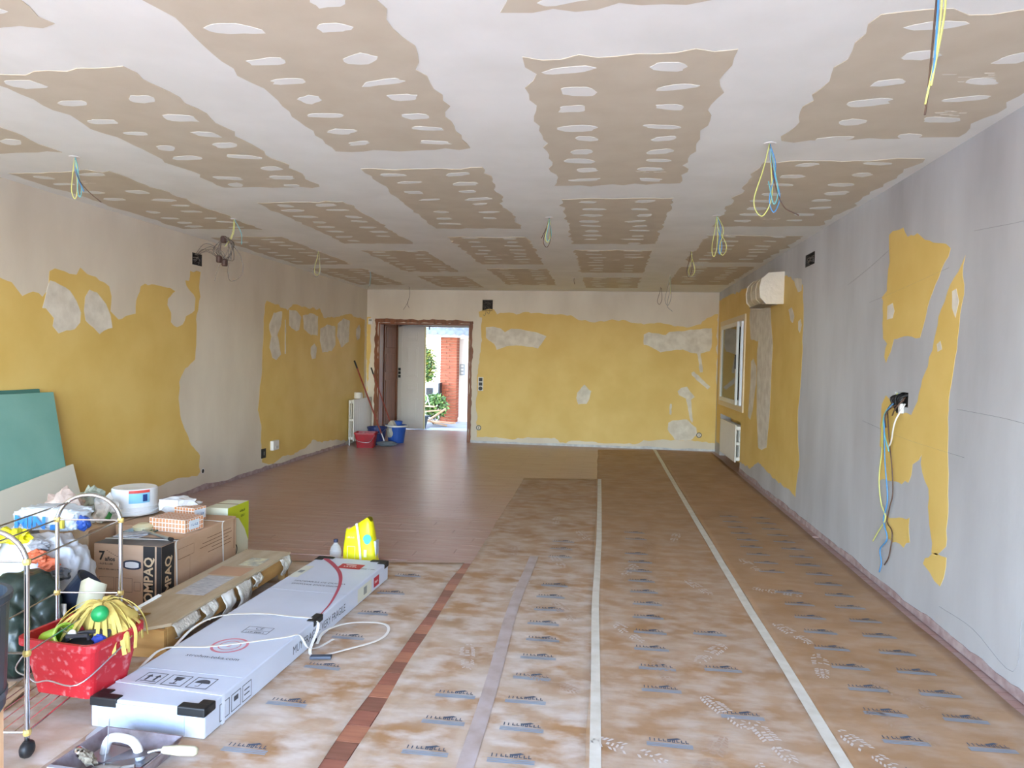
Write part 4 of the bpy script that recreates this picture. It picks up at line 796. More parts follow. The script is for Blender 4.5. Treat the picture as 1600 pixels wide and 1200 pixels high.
def checked_box(label, loc, rz, w, d, h):
    t = thing('gift_box', label, 'box', loc, rz, 'orange checked boxes'); MB().box(-w/2, w/2, -d/2, d/2, 0, h).build('box', mat('orange_card', 'd9894f', .7, col2='c9966e', scale=4), t, bevel=.003)
    g_ = MB(); P_ = [(plane((0, -d/2-.0007, 0), (1, 0, 0), (0, 0, 1)), w, h), (plane((w/2+.0007, 0, 0), (0, 1, 0), (0, 0, 1)), d, h), (plane((0, 0, h+.0007), (1, 0, 0), (0, 1, 0)), w, d)]
    for i, (Mx, a, b) in enumerate(P_):
        n_ = max(2, int(a/.021)); lo = 0 if i < 2 else -b/2; hi = b if i < 2 else b/2
        for k in range(n_+1): xk = -a/2+a*k/n_; g_.rect(max(-a/2, xk-.0025), min(a/2, xk+.0025), lo, hi, Mx)
        m_ = max(2, int(b/.021))
        for k in range(m_+1): yk = lo+(hi-lo)*k/m_; g_.rect(-a/2, a/2, max(lo, yk-.0025), min(hi, yk+.0025), Mx)
    g_.build('white_grid', mat('white_check', 'e9e2d6', .7), t)
    MB().box(w/2, w/2+.0015, -.045, .045, .012, h-.012).build('label', mat('sticker', 'd5dde3', .6), t); MB().marks(.06, .018, plane((w/2+.0025, 0, h/2), (0, 1, 0), (0, 0, 1)), 0, 7, 5).build('label_print', mat('blue_ink', '3f6a9a', .7), t)
checked_box('orange checked box on the lettered carton', (-2.56, 3.985, .357), -.12, .25, .16, .078)
checked_box('smaller orange checked box behind the other one', (-2.63, 4.24, .357), -.2, .16, .1, .085)
# things lying on the cartons
t = thing('plastic_tub', 'upturned white plastic tub with blue label on the cartons', 'tub', (-3.06, 4.3, .366))
MB().lathe([(.12, 0), (.15, .005), (.152, .03), (.143, .032), (.148, .055), (.14, .057), (.136, .165), (.128, .172), (0, .168)], 40).build('body', mat('white_bucket_plastic', 'e8ecee', .35), t)
def arc(r, a0, a1, z0, z1, n_=10):
    m_ = MB(); vs = []
    for i in range(n_+1): a = a0+(a1-a0)*i/n_; vs += [(r*math.cos(a), r*math.sin(a), z0), (r*math.cos(a), r*math.sin(a), z1)]
    return m_.add(vs, [(2*i, 2*i+2, 2*i+3, 2*i+1) for i in range(n_)])
arc(.1415, -1.2, -.3, .085, .15).build('blue_label', mat('label_blue', '86c6e2', .5), t); arc(.1415, -1.2, -.3, .15, .168).build('red_label', mat('label_red', 'd24a3f', .5), t); arc(.1425, -.62, -.42, .095, .14).build('label_logo', mat('label_navy', '23407a', .5), t)
MB().tube([(.155*math.cos(a), .155*math.sin(a)-.01, .022+.012*math.sin(a*2)) for a in [PI*i/14+PI for i in range(15)]], .004, 6).build('handle', M_whitepl, t)
def film_material(name, tint, solid):
    m = bpy.data.materials.new(name); m.use_nodes = True; n = m.node_tree.nodes; l = m.node_tree.links; b = n['Principled BSDF']; b.inputs['Base Color'].default_value = lin(tint); b.inputs['Roughness'].default_value = .15
    t = n.new('ShaderNodeBsdfTransparent'); mx = n.new('ShaderNodeMixShader'); mx.inputs[0].default_value = solid; l.new(t.outputs[0], mx.inputs[1]); l.new(b.outputs[0], mx.inputs[2]); l.new(mx.outputs[0], n['Material Output'].inputs[0]); return m
M_clear = glass_material('thin_clear_plastic', 'e6e8ea', .55)
t = thing('plastic_bag', 'clear plastic bag of papers lying on the cartons behind', 'bag', (-2.74, 4.3, .36)); MB().blob((0, 0, .07), (.13, .09, .06), .35, 2, 3, 3, flat=-.055, crease=.3).build('film', mat('cloudy_film', 'd3d6da', .25, bump=.8, bscale=16, col2='b9b4ad', scale=6), t); MB().box(-.09, .04, -.085, -.075, .05, .12).build('paper', mat('white_paper', 'e6e9ec', .7), t)
t = thing('glass_shard', 'dark green bottle glass tray on the carton', 'tray', (-2.72, 3.9, .357)); MB().box(-.09, .09, -.07, .07, 0, .008).build('plate', mat('green_glass', '3c5a50', .15), t, bevel=.003); MB().lathe([(0, .008), (.05, .008), (.058, .03), (.03, .045), (0, .045)], 16).build('lump', mat('cream_putty', 'cfc6a0', .8), t)
t = thing('newspaper', 'folded newspaper pieces on the lettered carton', 'paper', (-2.7, 3.78, .358)); MB().box(-.09, .07, -.05, .06, 0, .006).build('sheet', mat('newsprint', 'c3c2c2', .9, col2='8f9299', scale=30), t); o = MB().box(-.06, .08, -.03, .05, .006, .011).build('sheet', MATS['newsprint'], t); o.rotation_euler = (.04, 0, .5)
t = thing('metal_bar', 'short grey metal tube lying on the lettered carton', 'tube', (-2.55, 3.77, .358)); MB().tube([(-.14, .09, .012), (.13, -.06, .012)], .009, 10).build('tube', M_alu, t); MB().tube([(.12, -.054, .012), (.145, -.068, .012)], .011, 10).build('end_cap', M_black, t)
def crumple(name, label, loc, r, seed, m, amp=.5, sub=3, cat='paper', extra=None):
    t = thing(name, label, cat, loc); MB().blob((0, 0, r[2]*.8), r, amp, 1.7, seed, sub, flat=-r[2]*.75, crease=.5, octs=4).build('crumpled_sheet', m, t)
    if extra: extra(t)
    return t
M_news = mat('crumpled_newsprint', 'cdc9c0', .9, col2='8f958f', scale=14, detail=6, lo=.5, hi=.7); M_pinkn = mat('pink_newsprint', 'c9b7aa', .9, col2='a89084', scale=10)
def smallbit(col, name): return lambda t: MB().blob((.03, -.03, .05), (.025, .02, .035), .4, 2, 5, 2).build(name, mat(name, col, .7), t)
crumple('crumpled_paper', 'pinkish crumpled paper on top of the rubbish heap', (-3.26, 3.92, .366), (.11, .09, .11), 11, M_pinkn, extra=smallbit('e2dfd9', 'torn_corner'))
crumple('crumpled_paper', 'printed crumpled newspaper beside the white tub', (-3.06, 4.03, .366), (.075, .07, .085), 12, M_news, extra=smallbit('3f8a46', 'green_scrap'))
crumple('crumpled_paper', 'greenish crumpled newspaper behind the trolley arch', (-3.29, 4.19, .366), (.08, .08, .1), 13, mat('greenish_newsprint', 'c0c4b2', .9, col2='9aa08e', scale=16), extra=smallbit('d8dad2', 'paper_tip'))
# sacks
def sack(label, loc, r, seed, m, flat, amp=.3, crease=.25, name='sack', cat='sack', sub=5, freq=1.6, octs=3):
    t = thing(name, label, cat, loc); q_ = 1.22*r[2]; MB().blob((0, 0, .62*q_), (r[0], r[1], q_), amp, freq, seed, sub, flat=-.61*q_, crease=crease, octs=octs, sq=.8).build('sacking', m, t, smooth=True); return t
M_sackw = mat('white_woven_sack', 'c3c6ca', .6, col2='b3b7bd', scale=5, bump=.4, bscale=14)
M_bagg = mat('dark_green_bag', '24362f', .35, col2='1b2824', scale=5, bump=.5, bscale=10)
sack('dark green rubbish bag beside the red bucket', (-2.58, 2.84, .006), (.2, .17, .2), 21, M_bagg, -.19, .22, .16)['group'] = 'rubbish bags'
t = sack('white sack with orange print above the dark green bag', (-2.76, 3.2, .004), (.22, .17, .26), 22, M_sackw, -.25, .16, .16)
for i, (dx, dz, c) in enumerate(((.1, .44, 'c4623f'), (.15, .4, 'c4623f'), (.185, .35, '5c6064'), (.06, .47, '8a8c90'))): MB().blob((dx, -.17+.02*i, dz), (.05, .03, .03), .5, 2.5, 30+i, 3).build('print_patch', mat('sack_print_'+c, c, .6), t)
t = sack('grey rubble sack underneath the white and blue sack', (-3.2, 3.42, .004), (.2, .17, .225), 23, mat('grey_sack', 'b5b3ad', .8, bump=.4, bscale=12), -.215)
t = thing('sack', 'open white sack with blue lettering on top of the heap', 'sack', (-2.93, 3.46, .445))
MB().blob((0, 0, .08), (.185, .1, .06), .1, 2.2, 24, 5, flat=-.075, crease=.12, sq=.5).build('sacking', mat('white_paper_sack', 'ccd4da', .6, bump=.3, bscale=12), t, smooth=True)
MB().text('MIN', .085, plane((-.045, -.118, .072), (1, 0, 0), (0, .05, 1)), bold=.004, sx=1.2).build('lettering', mat('bright_blue_ink', '2f7ec4', .6), t)
MB().box(.115, .14, -.116, -.1, .05, .1).build('yellow_mark', mat('yellow_mark', 'd8c94a', .6), t); MB().box(.07, .108, -.117, -.1, .04, .065).build('blue_mark', MATS['bright_blue_ink'], t)
MB().blob((.21, -.05, .07), (.03, .03, .04), .4, 2, 9, 3).build('blue_fold', mat('deep_blue_film', '2c4f9c', .4), t)
crumple('plastic_wrapper', 'crumpled yellow wrapper under the blue lettered sack', (-2.84, 3.1, .48), (.08, .05, .04), 31, mat('yellow_film', 'd2c719', .4), cat='wrapper', extra=smallbit('b5ad1a', 'wrapper_fold'))
crumple('plastic_wrapper', 'yellow and teal wrapper at the left edge of the heap', (-2.97, 3.02, .44), (.09, .06, .05), 32, MATS['yellow_film'], cat='wrapper', extra=smallbit('27b5b5', 'teal_fold'))

# ---------------------------------------------------------------- chrome trolley with the red bucket
tr = thing('trolley', 'narrow chrome tube trolley with arched ends beside the heap', 'trolley', (-1.97, 2.2, 0), math.radians(9.9))
TW, TL = -.27, .64
def endframe(y): return [(0, y, .05)]+[(0, y, .1+.06*i) for i in range(10)]+[(TW/2-TW/2*math.cos(PI*i/14), y, .68+.12*math.sin(PI*i/14)) for i in range(15)]+[(TW, y, .64-.06*i) for i in range(10)]+[(TW, y, .05)]
for y_ in (0, TL): MB().tube(endframe(y_), .0085, 12).build('end_frame', M_chrome, tr, smooth=True)
for z in (.09, .37, .69):
    for y_ in (0, TL): MB().tube([(0, y_, z), (TW, y_, z)], .0035, 8).build('cross_bar', M_chrome, tr)
    for x_ in (0, TW): MB().tube([(x_, 0, z), (x_, TL, z)], .0035, 8).build('side_rail', M_chrome, tr)
    for y_ in (0, TL):
        for x_ in (0, TW): MB().lathe([(.0, -.012), (.012, -.01), (.014, 0), (.012, .01), (0, .012)], 10, c=(x_, y_, z)).build('joint_collar', mat('brass_tape', 'cdb168', .4, .3), tr)
MB().tube([(TW*.8, 0, .768), (TW*.8, TL, .768)], .0035, 8).build('side_rail', M_chrome, tr)
for i in range(1, 6): MB().tube([(TW*i/6, 0, .09), (TW*i/6, TL, .09)], .002, 6).build('shelf_wire', M_chrome, tr)
for y_ in (0, TL):
    for x_ in (0, TW):
        wz_ = MB().lathe([(0, -.02), (.018, -.018), (.029, -.01), (.031, 0), (.029, .01), (.018, .018), (0, .02)], 18, M=plane((x_, y_, .031), (0, 1, 0), (0, 0, 1))).build('caster', M_black, tr, smooth=True); MB().tube([(x_, y_, .05), (x_, y_, .075)], .006, 8).build('caster_stem', M_alu, wz_)
M_redd = mat('plaster_spattered_red', 'b5202b', .45, col2='c77b7c', scale=38, detail=5, lo=.56, hi=.74)
bt = thing('bucket', 'large red plaster bucket full of tools in the trolley', 'bucket', (-2.035, 2.55, .095), -.1)
rect_bucket(bt, M_redd, .26, .2, .33, .27, .225)
MB().tube(crom([(-.17, -.06, .18), (-.185, -.13, .1), (-.1, -.155, .085), (-.06, -.157, .07), (.0, -.16, .085), (.13, -.16, .085), (.175, -.05, .15), (.175, .05, .19)], 5), .003, 6).build('handle', M_alu, bt, smooth=True)
def at_b(x, y, z): return (bt.location.x+x, bt.location.y+y, .095+z)
t = thing('strip_mop', 'yellow strip mop head heaped on the red bucket', 'mop', at_b(.03, .07, .13)); rr = random.Random(4); M_mop = mat('yellow_cloth', 'dcc873', .9, col2='cdb65f', scale=8)
MB().blob((.02, .02, .1), (.1, .085, .07), .2, 2, 3, 3).build('core', M_mop, t, smooth=True)
for i in range(64):
    a = rr.uniform(0, 2*PI); 
    if rr.random() < .5: a = rr.uniform(-2.9, -.4)
    q = rr.uniform(.12, .2); c_, s_ = math.cos(a), math.sin(a); tw = rr.uniform(-.6, .6); h_ = rr.uniform(.15, .185)
    pts = [(c_*.01, s_*.01, h_), (c_*.05, s_*.05, h_+.006), (c_*q*.62, s_*q*.6, h_-.03), (c_*q*.85, s_*q*.82, .09), (c_*q*rr.uniform(.85, 1), s_*q*.9, rr.uniform(.0, .06))]
    MB().ribbon(crom(pts, 4), rr.uniform(.012, .018), .002, (-s_+tw*c_, c_+tw*s_, rr.uniform(-.3, .3))).build('mop_strip', M_mop, t)
t = thing('funnel', 'small bright green rubber bulb lying on the mop', 'bulb', at_b(.085, -.02, .295)); Mx = Matrix.Rotation(.9, 4, 'Y') @ Matrix.Rotation(.5, 4, 'X')
MB().lathe([(0, .04), (.02, .036), (.03, .02), (.031, .0), (.024, -.02), (.014, -.03)], 20, M=Mx).build('bulb', mat('bright_green_rubber', '1f9d57', .4), t, smooth=True); MB().lathe([(.014, -.03), (.016, -.034), (.016, -.045), (.012, -.046), (.01, -.03)], 18, M=Mx).build('mouth', mat('pale_green_rubber', '7cc59a', .4), t, smooth=True)
t = thing('cup', 'lime green plastic cup lying in the red bucket', 'cup', at_b(-.07, -.06, .17)); Mx = plane((0, 0, .035), (0, 0, 1), (-.4, 1, 0)) @ Matrix.Rotation(.0, 4, 'Z'); Mx = Matrix.Translation((0, 0, .04)) @ Matrix.Rotation(-.35, 4, 'Z') @ Matrix.Rotation(PI/2-.35, 4, 'Y')
MB().lathe([(0, -.07), (.03, -.07), (.038, .06), (.042, .06), (.042, .068), (.036, .068), (.028, -.06), (0, -.06)], 24, M=Mx).build('cup_body', mat('lime_plastic', '9cc63f', .35), t, smooth=False); MB().lathe([(.042, .058), (.0445, .06), (.0445, .068), (.042, .07)], 24, M=Mx).build('cup_rim', mat('pale_lime', 'b5d66a', .35), t)
def slab_tool(name, label, cat, loc, size, rot, m, part, m2, handle=True):
    t = thing(name, label, cat, loc); t.rotation_euler = rot; MB().box(-size[0]/2, size[0]/2, -size[1]/2, size[1]/2, 0, size[2]).build(part, m, t, bevel=.002)
    if handle: MB().tube([(-size[0]*.3, 0, size[2]+.002), (-size[0]*.3, 0, size[2]+.02), (size[0]*.3, 0, size[2]+.02), (size[0]*.3, 0, size[2]+.002)], .008, 8).build('handle', m2, t)
    return t
slab_tool('filling_knife', 'beige filling board leaning in the red bucket', 'board', at_b(-.03, .0, .14), (.09, .004, .12), (.5, .1, -.5), mat('beige_plastic', 'b9b48c', .6), 'blade', M_black, False)
slab_tool('trowel', 'black handled flat trowel across the red bucket', 'trowel', at_b(.04, -.075, .205), (.13, .06, .006), (.3, -.05, .2), M_black, 'blade', mat('dark_grip', '34343a', .5))
slab_tool('trowel', 'grey bladed trowel lying behind the black one', 'trowel', at_b(.07, -.04, .215), (.14, .05, .005), (.5, -.1, .2), mat('steel_dull', '6f6a70', .4, .6), 'blade', MATS['dark_grip'])
t = thing('plastic_disc', 'round white cap sticking up in the red bucket', 'cap', at_b(.01, -.07, .21)); MB().lathe([(0, 0), (.017, 0), (.017, .006), (.014, .008), (0, .008)], 20, M=plane((0, 0, .02), (1, 0, 0), (0, .4, 1))).build('cap', M_whitepl, t); MB().tube([(0, .006, .0), (0, .004, .02)], .006, 8).build('stem', M_whitepl, t)
t = thing('sponge', 'small dark blue sponge at the right rim of the red bucket', 'sponge', at_b(.115, -.06, .19)); MB().blob((0, 0, .02), (.025, .02, .025), .3, 2, 2, 3).build('foam', mat('royal_blue', '2a3f9a', .8), t); MB().box(-.015, .015, -.012, .012, -.002, .002).build('backing', M_black, t)
t = thing('tool_case', 'tilted dark blue tool bucket behind the red bucket', 'bucket', (-2.4, 2.98, .2)); Mx = Matrix.Translation((0, 0, .1)) @ Matrix.Scale(.72, 4) @ Matrix.Rotation(.75, 4, 'Y') @ Matrix.Rotation(-.3, 4, 'X')
MB().lathe([(0, -.11), (.07, -.11), (.1, .1), (.108, .1), (.094, .1), (.064, -.1), (0, -.1)], 26, M=Mx).build('body', mat('slate_blue_plastic', '2b3242', .35), t, smooth=True); MB().box(-.02, .01, -.1, -.09, .03, .08).build('white_tag', M_whitepl, t); MB().box(-.06, .06, -.06, .06, -.194, -.0).build('stand_block', mat('dark_block', '2b2d31', .7), t)
vs = []; t2 = thing('plastic_sheet', 'curved cream plastic offcut standing in the dark tool bucket', 'offcut', (-2.33, 2.95, .3))
mm = MB()
for i in range(15):
    a = -1.3+2.6*i/14; mm_x, mm_y = .055*math.sin(a)+.025*i/14, -.05*math.cos(a); vs += [(mm_x, mm_y, -.05+.01*math.sin(a*2)), (mm_x+.02, mm_y+.01, .1-.03*abs(a))]
mm.add(vs, [(2*i, 2*i+2, 2*i+3, 2*i+1) for i in range(14)]); o = mm.build('curved_sheet', mat('cream_plastic', 'cfcdb2', .5), t2, smooth=True); so_ = o.modifiers.new('s', 'SOLIDIFY'); so_.thickness = .003
MB().box(.0, .03, -.02, .0, -.06, -.05).build('clip', M_black, t2)
t = thing('bin', 'dark grey plastic bin at the left edge of the view', 'bin', (-2.037, 1.98, .245)); MB().lathe([(0, 0), (.13, 0), (.14, .02), (.15, .36), (.16, .37), (.16, .39), (.145, .39), (.13, .02), (0, .02)], 32).build('body', mat('slate_grey_plastic', '3d454d', .45), t, smooth=False); MB().lathe([(.141, .05), (.145, .05), (.146, .07), (.142, .07)], 32).build('band', mat('slate_band', '525b63', .45), t)
t = thing('wooden_crate', 'small raw wood crate under the dark grey bin', 'crate', (-2.088, 1.98, 0))
for a in (-.12, -.04, .04): MB().box(a, a+.075, -.12, .12, .225, .243).build('slat', M_ply, t)
for a in (-.12, .1):
    for b in (-.12, .1): MB().box(a, a+.02, b, b+.02, 0.004, .225).build('leg', M_ply, t)
for a in (-.12, .105): MB().box(a+.002, a+.013, -.1, .1, .16, .22).build('side_rail', M_ply, t)
for i, (dx, dy, rz) in enumerate(((0, 0, .3), (.03, .02, .26), (-.03, .03, .36))):
    t = thing('cardboard_sheet', ['lowest flat cardboard sheet on the floor left of the bucket', 'middle flat cardboard sheet on the floor left of the bucket', 'top flat cardboard sheet on the floor left of the bucket'][i], 'cardboard', (-2.52+dx, 2.47+dy, .005+i*.007), rz, 'flat cardboard sheets'); MB().box(-.17, .17, -.11, .11, 0, .006).build('sheet', M_card2, t); MB().box(-.003, .003, -.11, .11, .006, .0065).build('fold_line', M_brownink, t)

# ---------------------------------------------------------------- wooden crate base with bubble wrap
M_ply2 = mat('dusty_plywood', 'b8a98f', .75, col2='aa987b', scale=4, stretch=(4, 1, 1)); M_pine = mat('pine', 'b98f55', .65, col2='a57b44', scale=3, stretch=(1, 1, 8))
pa = thing('packing_base', 'long low wooden packing base with torn bubble wrap', 'pallet', (-2.125, 3.64, 0))
MB().prism([(-.15, -.66), (.06, -.68), (.15, -.6), (.15, .66), (-.15, .66)], .15, .166).build('top_board', M_ply2, pa, bevel=.002)
for x_ in (-.145, .127): MB().box(x_, x_+.018, -.62, .64, .065, .15).build('side_board', M_pine, pa)
for y_ in (-.65, .63): MB().box(-.145, .145, y_, y_+.02, .06, .149).build('end_board', M_pine, pa)
for y_ in (-.63, .59):
    for x_ in (-.145, .1): MB().box(x_, x_+.045, y_, y_+.045, .004, .065).build('foot', M_pine, pa)
MB().box(-.14, .13, -.62, -.5, .004, .06).build('foot_block', M_pine, pa)
for (a, b, c, d, rz, m_) in ((-.08, .08, -.22, .1, 0, mat('delivery_note', 'c3c2bd', .8, col2='8f9095', scale=25, stretch=(1, 8, 1))), (-.02, .1, .32, .48, .2, mat('sticker_paper', 'cfcba8', .8, col2='8d8f8c', scale=22)), (-.1, .1, .12, .28, 0, mat('red_faded_stencil', 'b08d70', .8))):
    MB().box(a, b, c, d, .1665, .1672).build('paper_label', m_, pa)
M_bub = mat('bubble_wrap', 'cbc7be', .3, bump=1.0, bscale=60, col2='b6b0a5', scale=10)
rr = random.Random(12)
for i, (y_, w, dp) in enumerate(((-.5, .22, .07), (-.3, .14, .08), (-.12, .12, .12), (.05, .16, .14), (.2, .1, .07), (.56, .13, .1))):
    vs = []; fs = []; nu, nv = 8, 7
    for j in range(nv+1):
        for i2 in range(nu+1):
            u, v = i2/nu, j/nv; x_ = .147+.02*math.sin(PI*v)+.018*noise.noise(Vector((u*3+i, v*3, 1)))+.008; z_ = .158-dp*v*(1+.3*noise.noise(Vector((u*2.5+i*3, 5, 0)))); vs.append((x_, y_+(u-.5)*w*(1-.25*v)+.01*noise.noise(Vector((v*4, u*4, i))), z_))
    for j in range(nv):
        for i2 in range(nu): k = j*(nu+1)+i2; fs.append((k, k+1, k+nu+2, k+nu+1))
    o = MB().add(vs, fs).build('bubble_wrap', M_bub if i != 2 else mat('white_foam_sheet', 'd6d4ce', .7), pa, smooth=True); sm_ = o.modifiers.new('s', 'SOLIDIFY'); sm_.thickness = .002
MB().box(.147, .15, -.06, -.02, .1, .145).build('brown_tape', mat('kraft_tape', 'a5713f', .5), pa)
t = thing('wall_plugs', 'small bunch of brass screws on the near end of the packing base', 'screws', (-2.17, 3.1, .166))
for i in range(7): MB().tube([(i*.008-.03, -.02+.003*(i % 2), .004), (i*.01-.03, .025, .006)], .0022, 6).build('screw', mat('brass', 'a5854a', .35, .8), t)
crumple('cloth', 'white crumpled plastic cloth at the near end of the packing base', (-2.23, 3.04, .168), (.08, .05, .035), 41, mat('white_cloth', 'dcdeda', .6), cat='cloth', extra=lambda t: MB().ribbon(crom([(.05, .0, .04), (.1, .05, .07), (.13, .1, .09)], 4), .03, .002).build('strip_end', MATS['white_cloth'], t))

# ---------------------------------------------------------------- long white carton
M_wcard = mat('white_carton', 'c9d0de', .45, col2='c0c8d6', scale=3)
wc = thing('long_carton', 'long flat white carton with black corner guards and loose strap', 'carton', (-1.625, 3.4, .0045), math.radians(-2.2))
HW, HL, TH = .235, .99, .112
MB().box(-HW, HW, -HL, HL, 0, TH).build('box', M_wcard, wc, bevel=.006, seg=2)
MB().box(-HW+.03, HW-.08, -HL-.004, -HL, .006, TH-.012).build('torn_end_flap', mat('white_corrugated', 'aebdd2', .6, bump=.5, bscale=30), wc)
for yy in (-.72, -.06, .33): MB().box(-HW, HW, yy-.001, yy+.001, TH, TH+.0006).build('crease', mat('crease_grey', 'aeb4c0', .6), wc)
T_ = lambda x, y: plane((x, y, TH+.0008), (1, 0, 0), (0, 1, 0)); S_ = lambda y, z: plane((HW+.0008, y, z), (0, 1, 0), (0, 0, 1))
def part_of(m_, name): return lambda mbx: mbx.build(name, m_, wc)
INK = mat('carton_black_ink', '45464c', .7)
for i, x_ in enumerate((-.12, -.01, .1)):
    ink = MB(); Mx = T_(x_, -.8); ink.frame(-.045, .045, -.045, .045, .004, Mx)
    if i == 0:
        for q in (-.018, .018): ink.rect(q-.005, q+.005, -.02, .012, Mx); ink.add([(q-.014, .01, 0), (q+.014, .01, 0), (q, .03, 0)], [(0, 1, 2)], 0, Mx)
        ink.rect(-.034, .034, -.03, -.025, Mx)
    elif i == 1: ink.add([(-.02, .03, 0), (.02, .03, 0), (.014, 0, 0), (-.014, 0, 0)], [(0, 3, 2, 1)], 0, Mx); ink.rect(-.003, .003, -.024, 0, Mx); ink.rect(-.016, .016, -.029, -.023, Mx)
    else: ink.add([(.032*math.cos(PI*k/10), .032*math.sin(PI*k/10)-.002, 0) for k in range(11)], [tuple(range(11))], 0, Mx); ink.rect(-.002, .002, -.028, 0, Mx); ink.rect(-.014, .0, -.03, -.026, Mx)
    ink.build('handling_symbol', INK, wc)
for i, yy in enumerate((-.86, -.78, -.7)):
    ink = MB(); Mx = S_(yy, .05); ink.frame(-.034, .034, -.034, .034, .0035, Mx); ink.rect(-.003, .003, -.02, .02, Mx) if i == 0 else ink.rect(-.016, .016, .0, .02, Mx) if i == 1 else (ink.rect(-.02, .02, -.012, -.007, Mx), ink.rect(-.02, .02, .007, .012, Mx))
    ink.build('handling_symbol', INK, wc)
ink = MB(); ink.frame(-.055, .075, -.29, -.21, .003, T_(.02, 0)); ink.rect(-.055, .075, -.256, -.253, T_(.02, 0)); ink.text('CE', .035, T_(.03, -.232)); ink.marks(.095, .016, T_(.03, -.274), 0, 8, 9); ink.build('norm_mark', INK, wc)
for tx_, sz_, M_, sx_ in (('strohm-teka.com', .036, T_(.0, -.57), 1), ('MAMPARAS DE DUCHA', .03, T_(.0, .49), 1), ('SHOWER ENCLOSURE', .03, T_(.0, .44), 1), ('MUY FRAGIL - VERY FRAGILE', .056, S_(.0, .05), .85)): MB().text(tx_, sz_, M_, sx=sx_).build('printed_text', INK, wc)
rd = MB(); rd.ring(.07, .082, T_(0, -.44)).ring(.045, .05, T_(0, -.44)).text('2', .05, T_(0, -.44)); rd.build('red_stamp', mat('pale_red_ink', 'cf7f8b', .7), wc)
MB().marks(.11, .014, T_(.17, .8), 0, 9, 9).build('printed_text', INK, wc)
for rs in (MB().rect(-.085, .065, -.05, .05, T_(.06, .83)), MB().rect(-.045, .045, -.03, .03, S_(.78, .05))): rs.build('red_logo_panel', mat('carton_red', 'b7303c', .6), wc)
wl_ = MB(); wl_.marks(.09, .024, plane((.05, .825, TH+.0014), (1, 0, 0), (0, 1, 0)), 0, 10, 5); wl_.rect(-.02, .045, .85, .862, plane((.03, 0, TH+.0014), (1, 0, 0), (0, 1, 0))); wl_.build('logo_lettering', mat('logo_white', 'e9e4e4', .6), wc); wl_ = MB(); wl_.marks(.06, .016, plane((HW+.0014, .78, .05), (0, 1, 0), (0, 0, 1)), 0, 11, 5); wl_.build('logo_lettering', mat('logo_white', 'e9e4e4', .6), wc)
arcp = crom([(-.2, .98, TH+.0012), (-.08, .85, TH+.0012), (.04, .68, TH+.0012), (.13, .47, TH+.0012), (.2, .2, TH+.0012), (.225, .02, TH+.0012)], 8); 
av = []; 
for i, q in enumerate(arcp): w_ = .016*(1-i/len(arcp))+.003; av += [(q.x-w_*.8, q.y-w_*.5, q.z), (q.x+w_*.8, q.y+w_*.5, q.z)]
MB().add(av, [(2*i, 2*i+1, 2*i+3, 2*i+2) for i in range(len(arcp)-1)]).build('red_curve', mat('carton_red_line', 'b04a5c', .6), wc)
for lbl in (MB().rect(-.23, -.17, .55, .78, T_(0, 0)), MB().rect(.48, .7, -.04, .04, S_(0, .05))): lbl.build('shipping_label', mat('label_cream', 'cfd0c0', .7), wc)
lb2 = MB(); lb2.rect(-.215, -.185, .64, .69, plane((0, 0, TH+.0014), (1, 0, 0), (0, 1, 0))); lb2.rect(.57, .62, -.02, .025, plane((HW+.0014, 0, .05), (0, 1, 0), (0, 0, 1))); lb2.build('label_code', mat('code_grey', '8c908c', .7), wc)
def guard(x, y, sx, sy):
    g_ = MB(); xo = .003*sx; a, b = sorted((x+xo, x-sx*.05)); c, d = sorted((y-sy*.004, y+sy*.07)); g_.box(a, b, c, d, TH-.03, TH+.004)
    a, b = sorted((x+xo, x-sx*.11)); c, d = sorted((y-sy*.006, y+sy*.035)); g_.box(a, b, c, d, TH-.03, TH+.005); g_.build('corner_guard', M_black, wc, bevel=.005)
guard(-HW, -HL, -1, 1); guard(HW, -HL, 1, 1); guard(-HW, HL, -1, -1); guard(HW, HL, 1, -1)
MB().box(HW-.04, HW+.004, -.09, .02, TH-.03, TH+.005).build('corner_guard', M_black, wc, bevel=.008); MB().box(HW-.02, HW+.004, -.12, -.05, .0, .02).build('corner_guard', M_black, wc, bevel=.006)
for yy in (-.87,): MB().ribbon([(HW+.0015, yy, .0), (HW+.0015, yy, TH+.001), (-HW-.0015, yy+.02, TH+.001), (-HW-.0015, yy+.02, 0)], .02, .001, (0, 1, 0)).build('clear_tape', mat('clear_tape', 'd5dbe6', .2), wc)
t = thing('strap', 'loose white strap with black buckle looped over the long carton', 'strap', (-1.625, 3.4, .0045), math.radians(-2.2)); zt_ = TH+.003
MB().ribbon(crom([(-.3, -.75, .02), (-.28, -.62, TH*.8), (-.25, -.53, zt_), (-.09, -.48, zt_), (.05, -.4, zt_), (.2, -.3, zt_), (.245, -.26, TH), (.26, -.2, .03), (.28, -.12, .004), (.31, -.02, .006)], 8), .014, .0015).build('strap_run', MATS['white_strap'], t)
MB().ribbon(crom([(-.3, -.5, .03), (-.28, -.3, TH), (-.2, -.2, zt_+.03), (-.05, -.1, zt_+.02), (.1, -.06, zt_+.004), (.22, -.06, zt_), (.25, -.07, TH*.7), (.27, -.2, .01), (.34, -.24, .008)], 8), .014, .0015).build('strap_run', MATS['white_strap'], t)
MB().ribbon(crom([(.34, -.24, .012), (.42, -.14, .01), (.53, .0, .01), (.545, .12, .01), (.5, .21, .012), (.4, .2, .02), (.3, .12, .03), (.25, -.0, .03), (.26, -.1, .01)], 8), .014, .0015).build('strap_loop', MATS['white_strap'], t)
o = MB().box(-.05, .05, -.016, .016, 0, .014).build('buckle', mat('grey_buckle', '3e4654', .5), t, bevel=.004); o.location = (.345, -.24, .003); o.rotation_euler = (0, 0, .25)

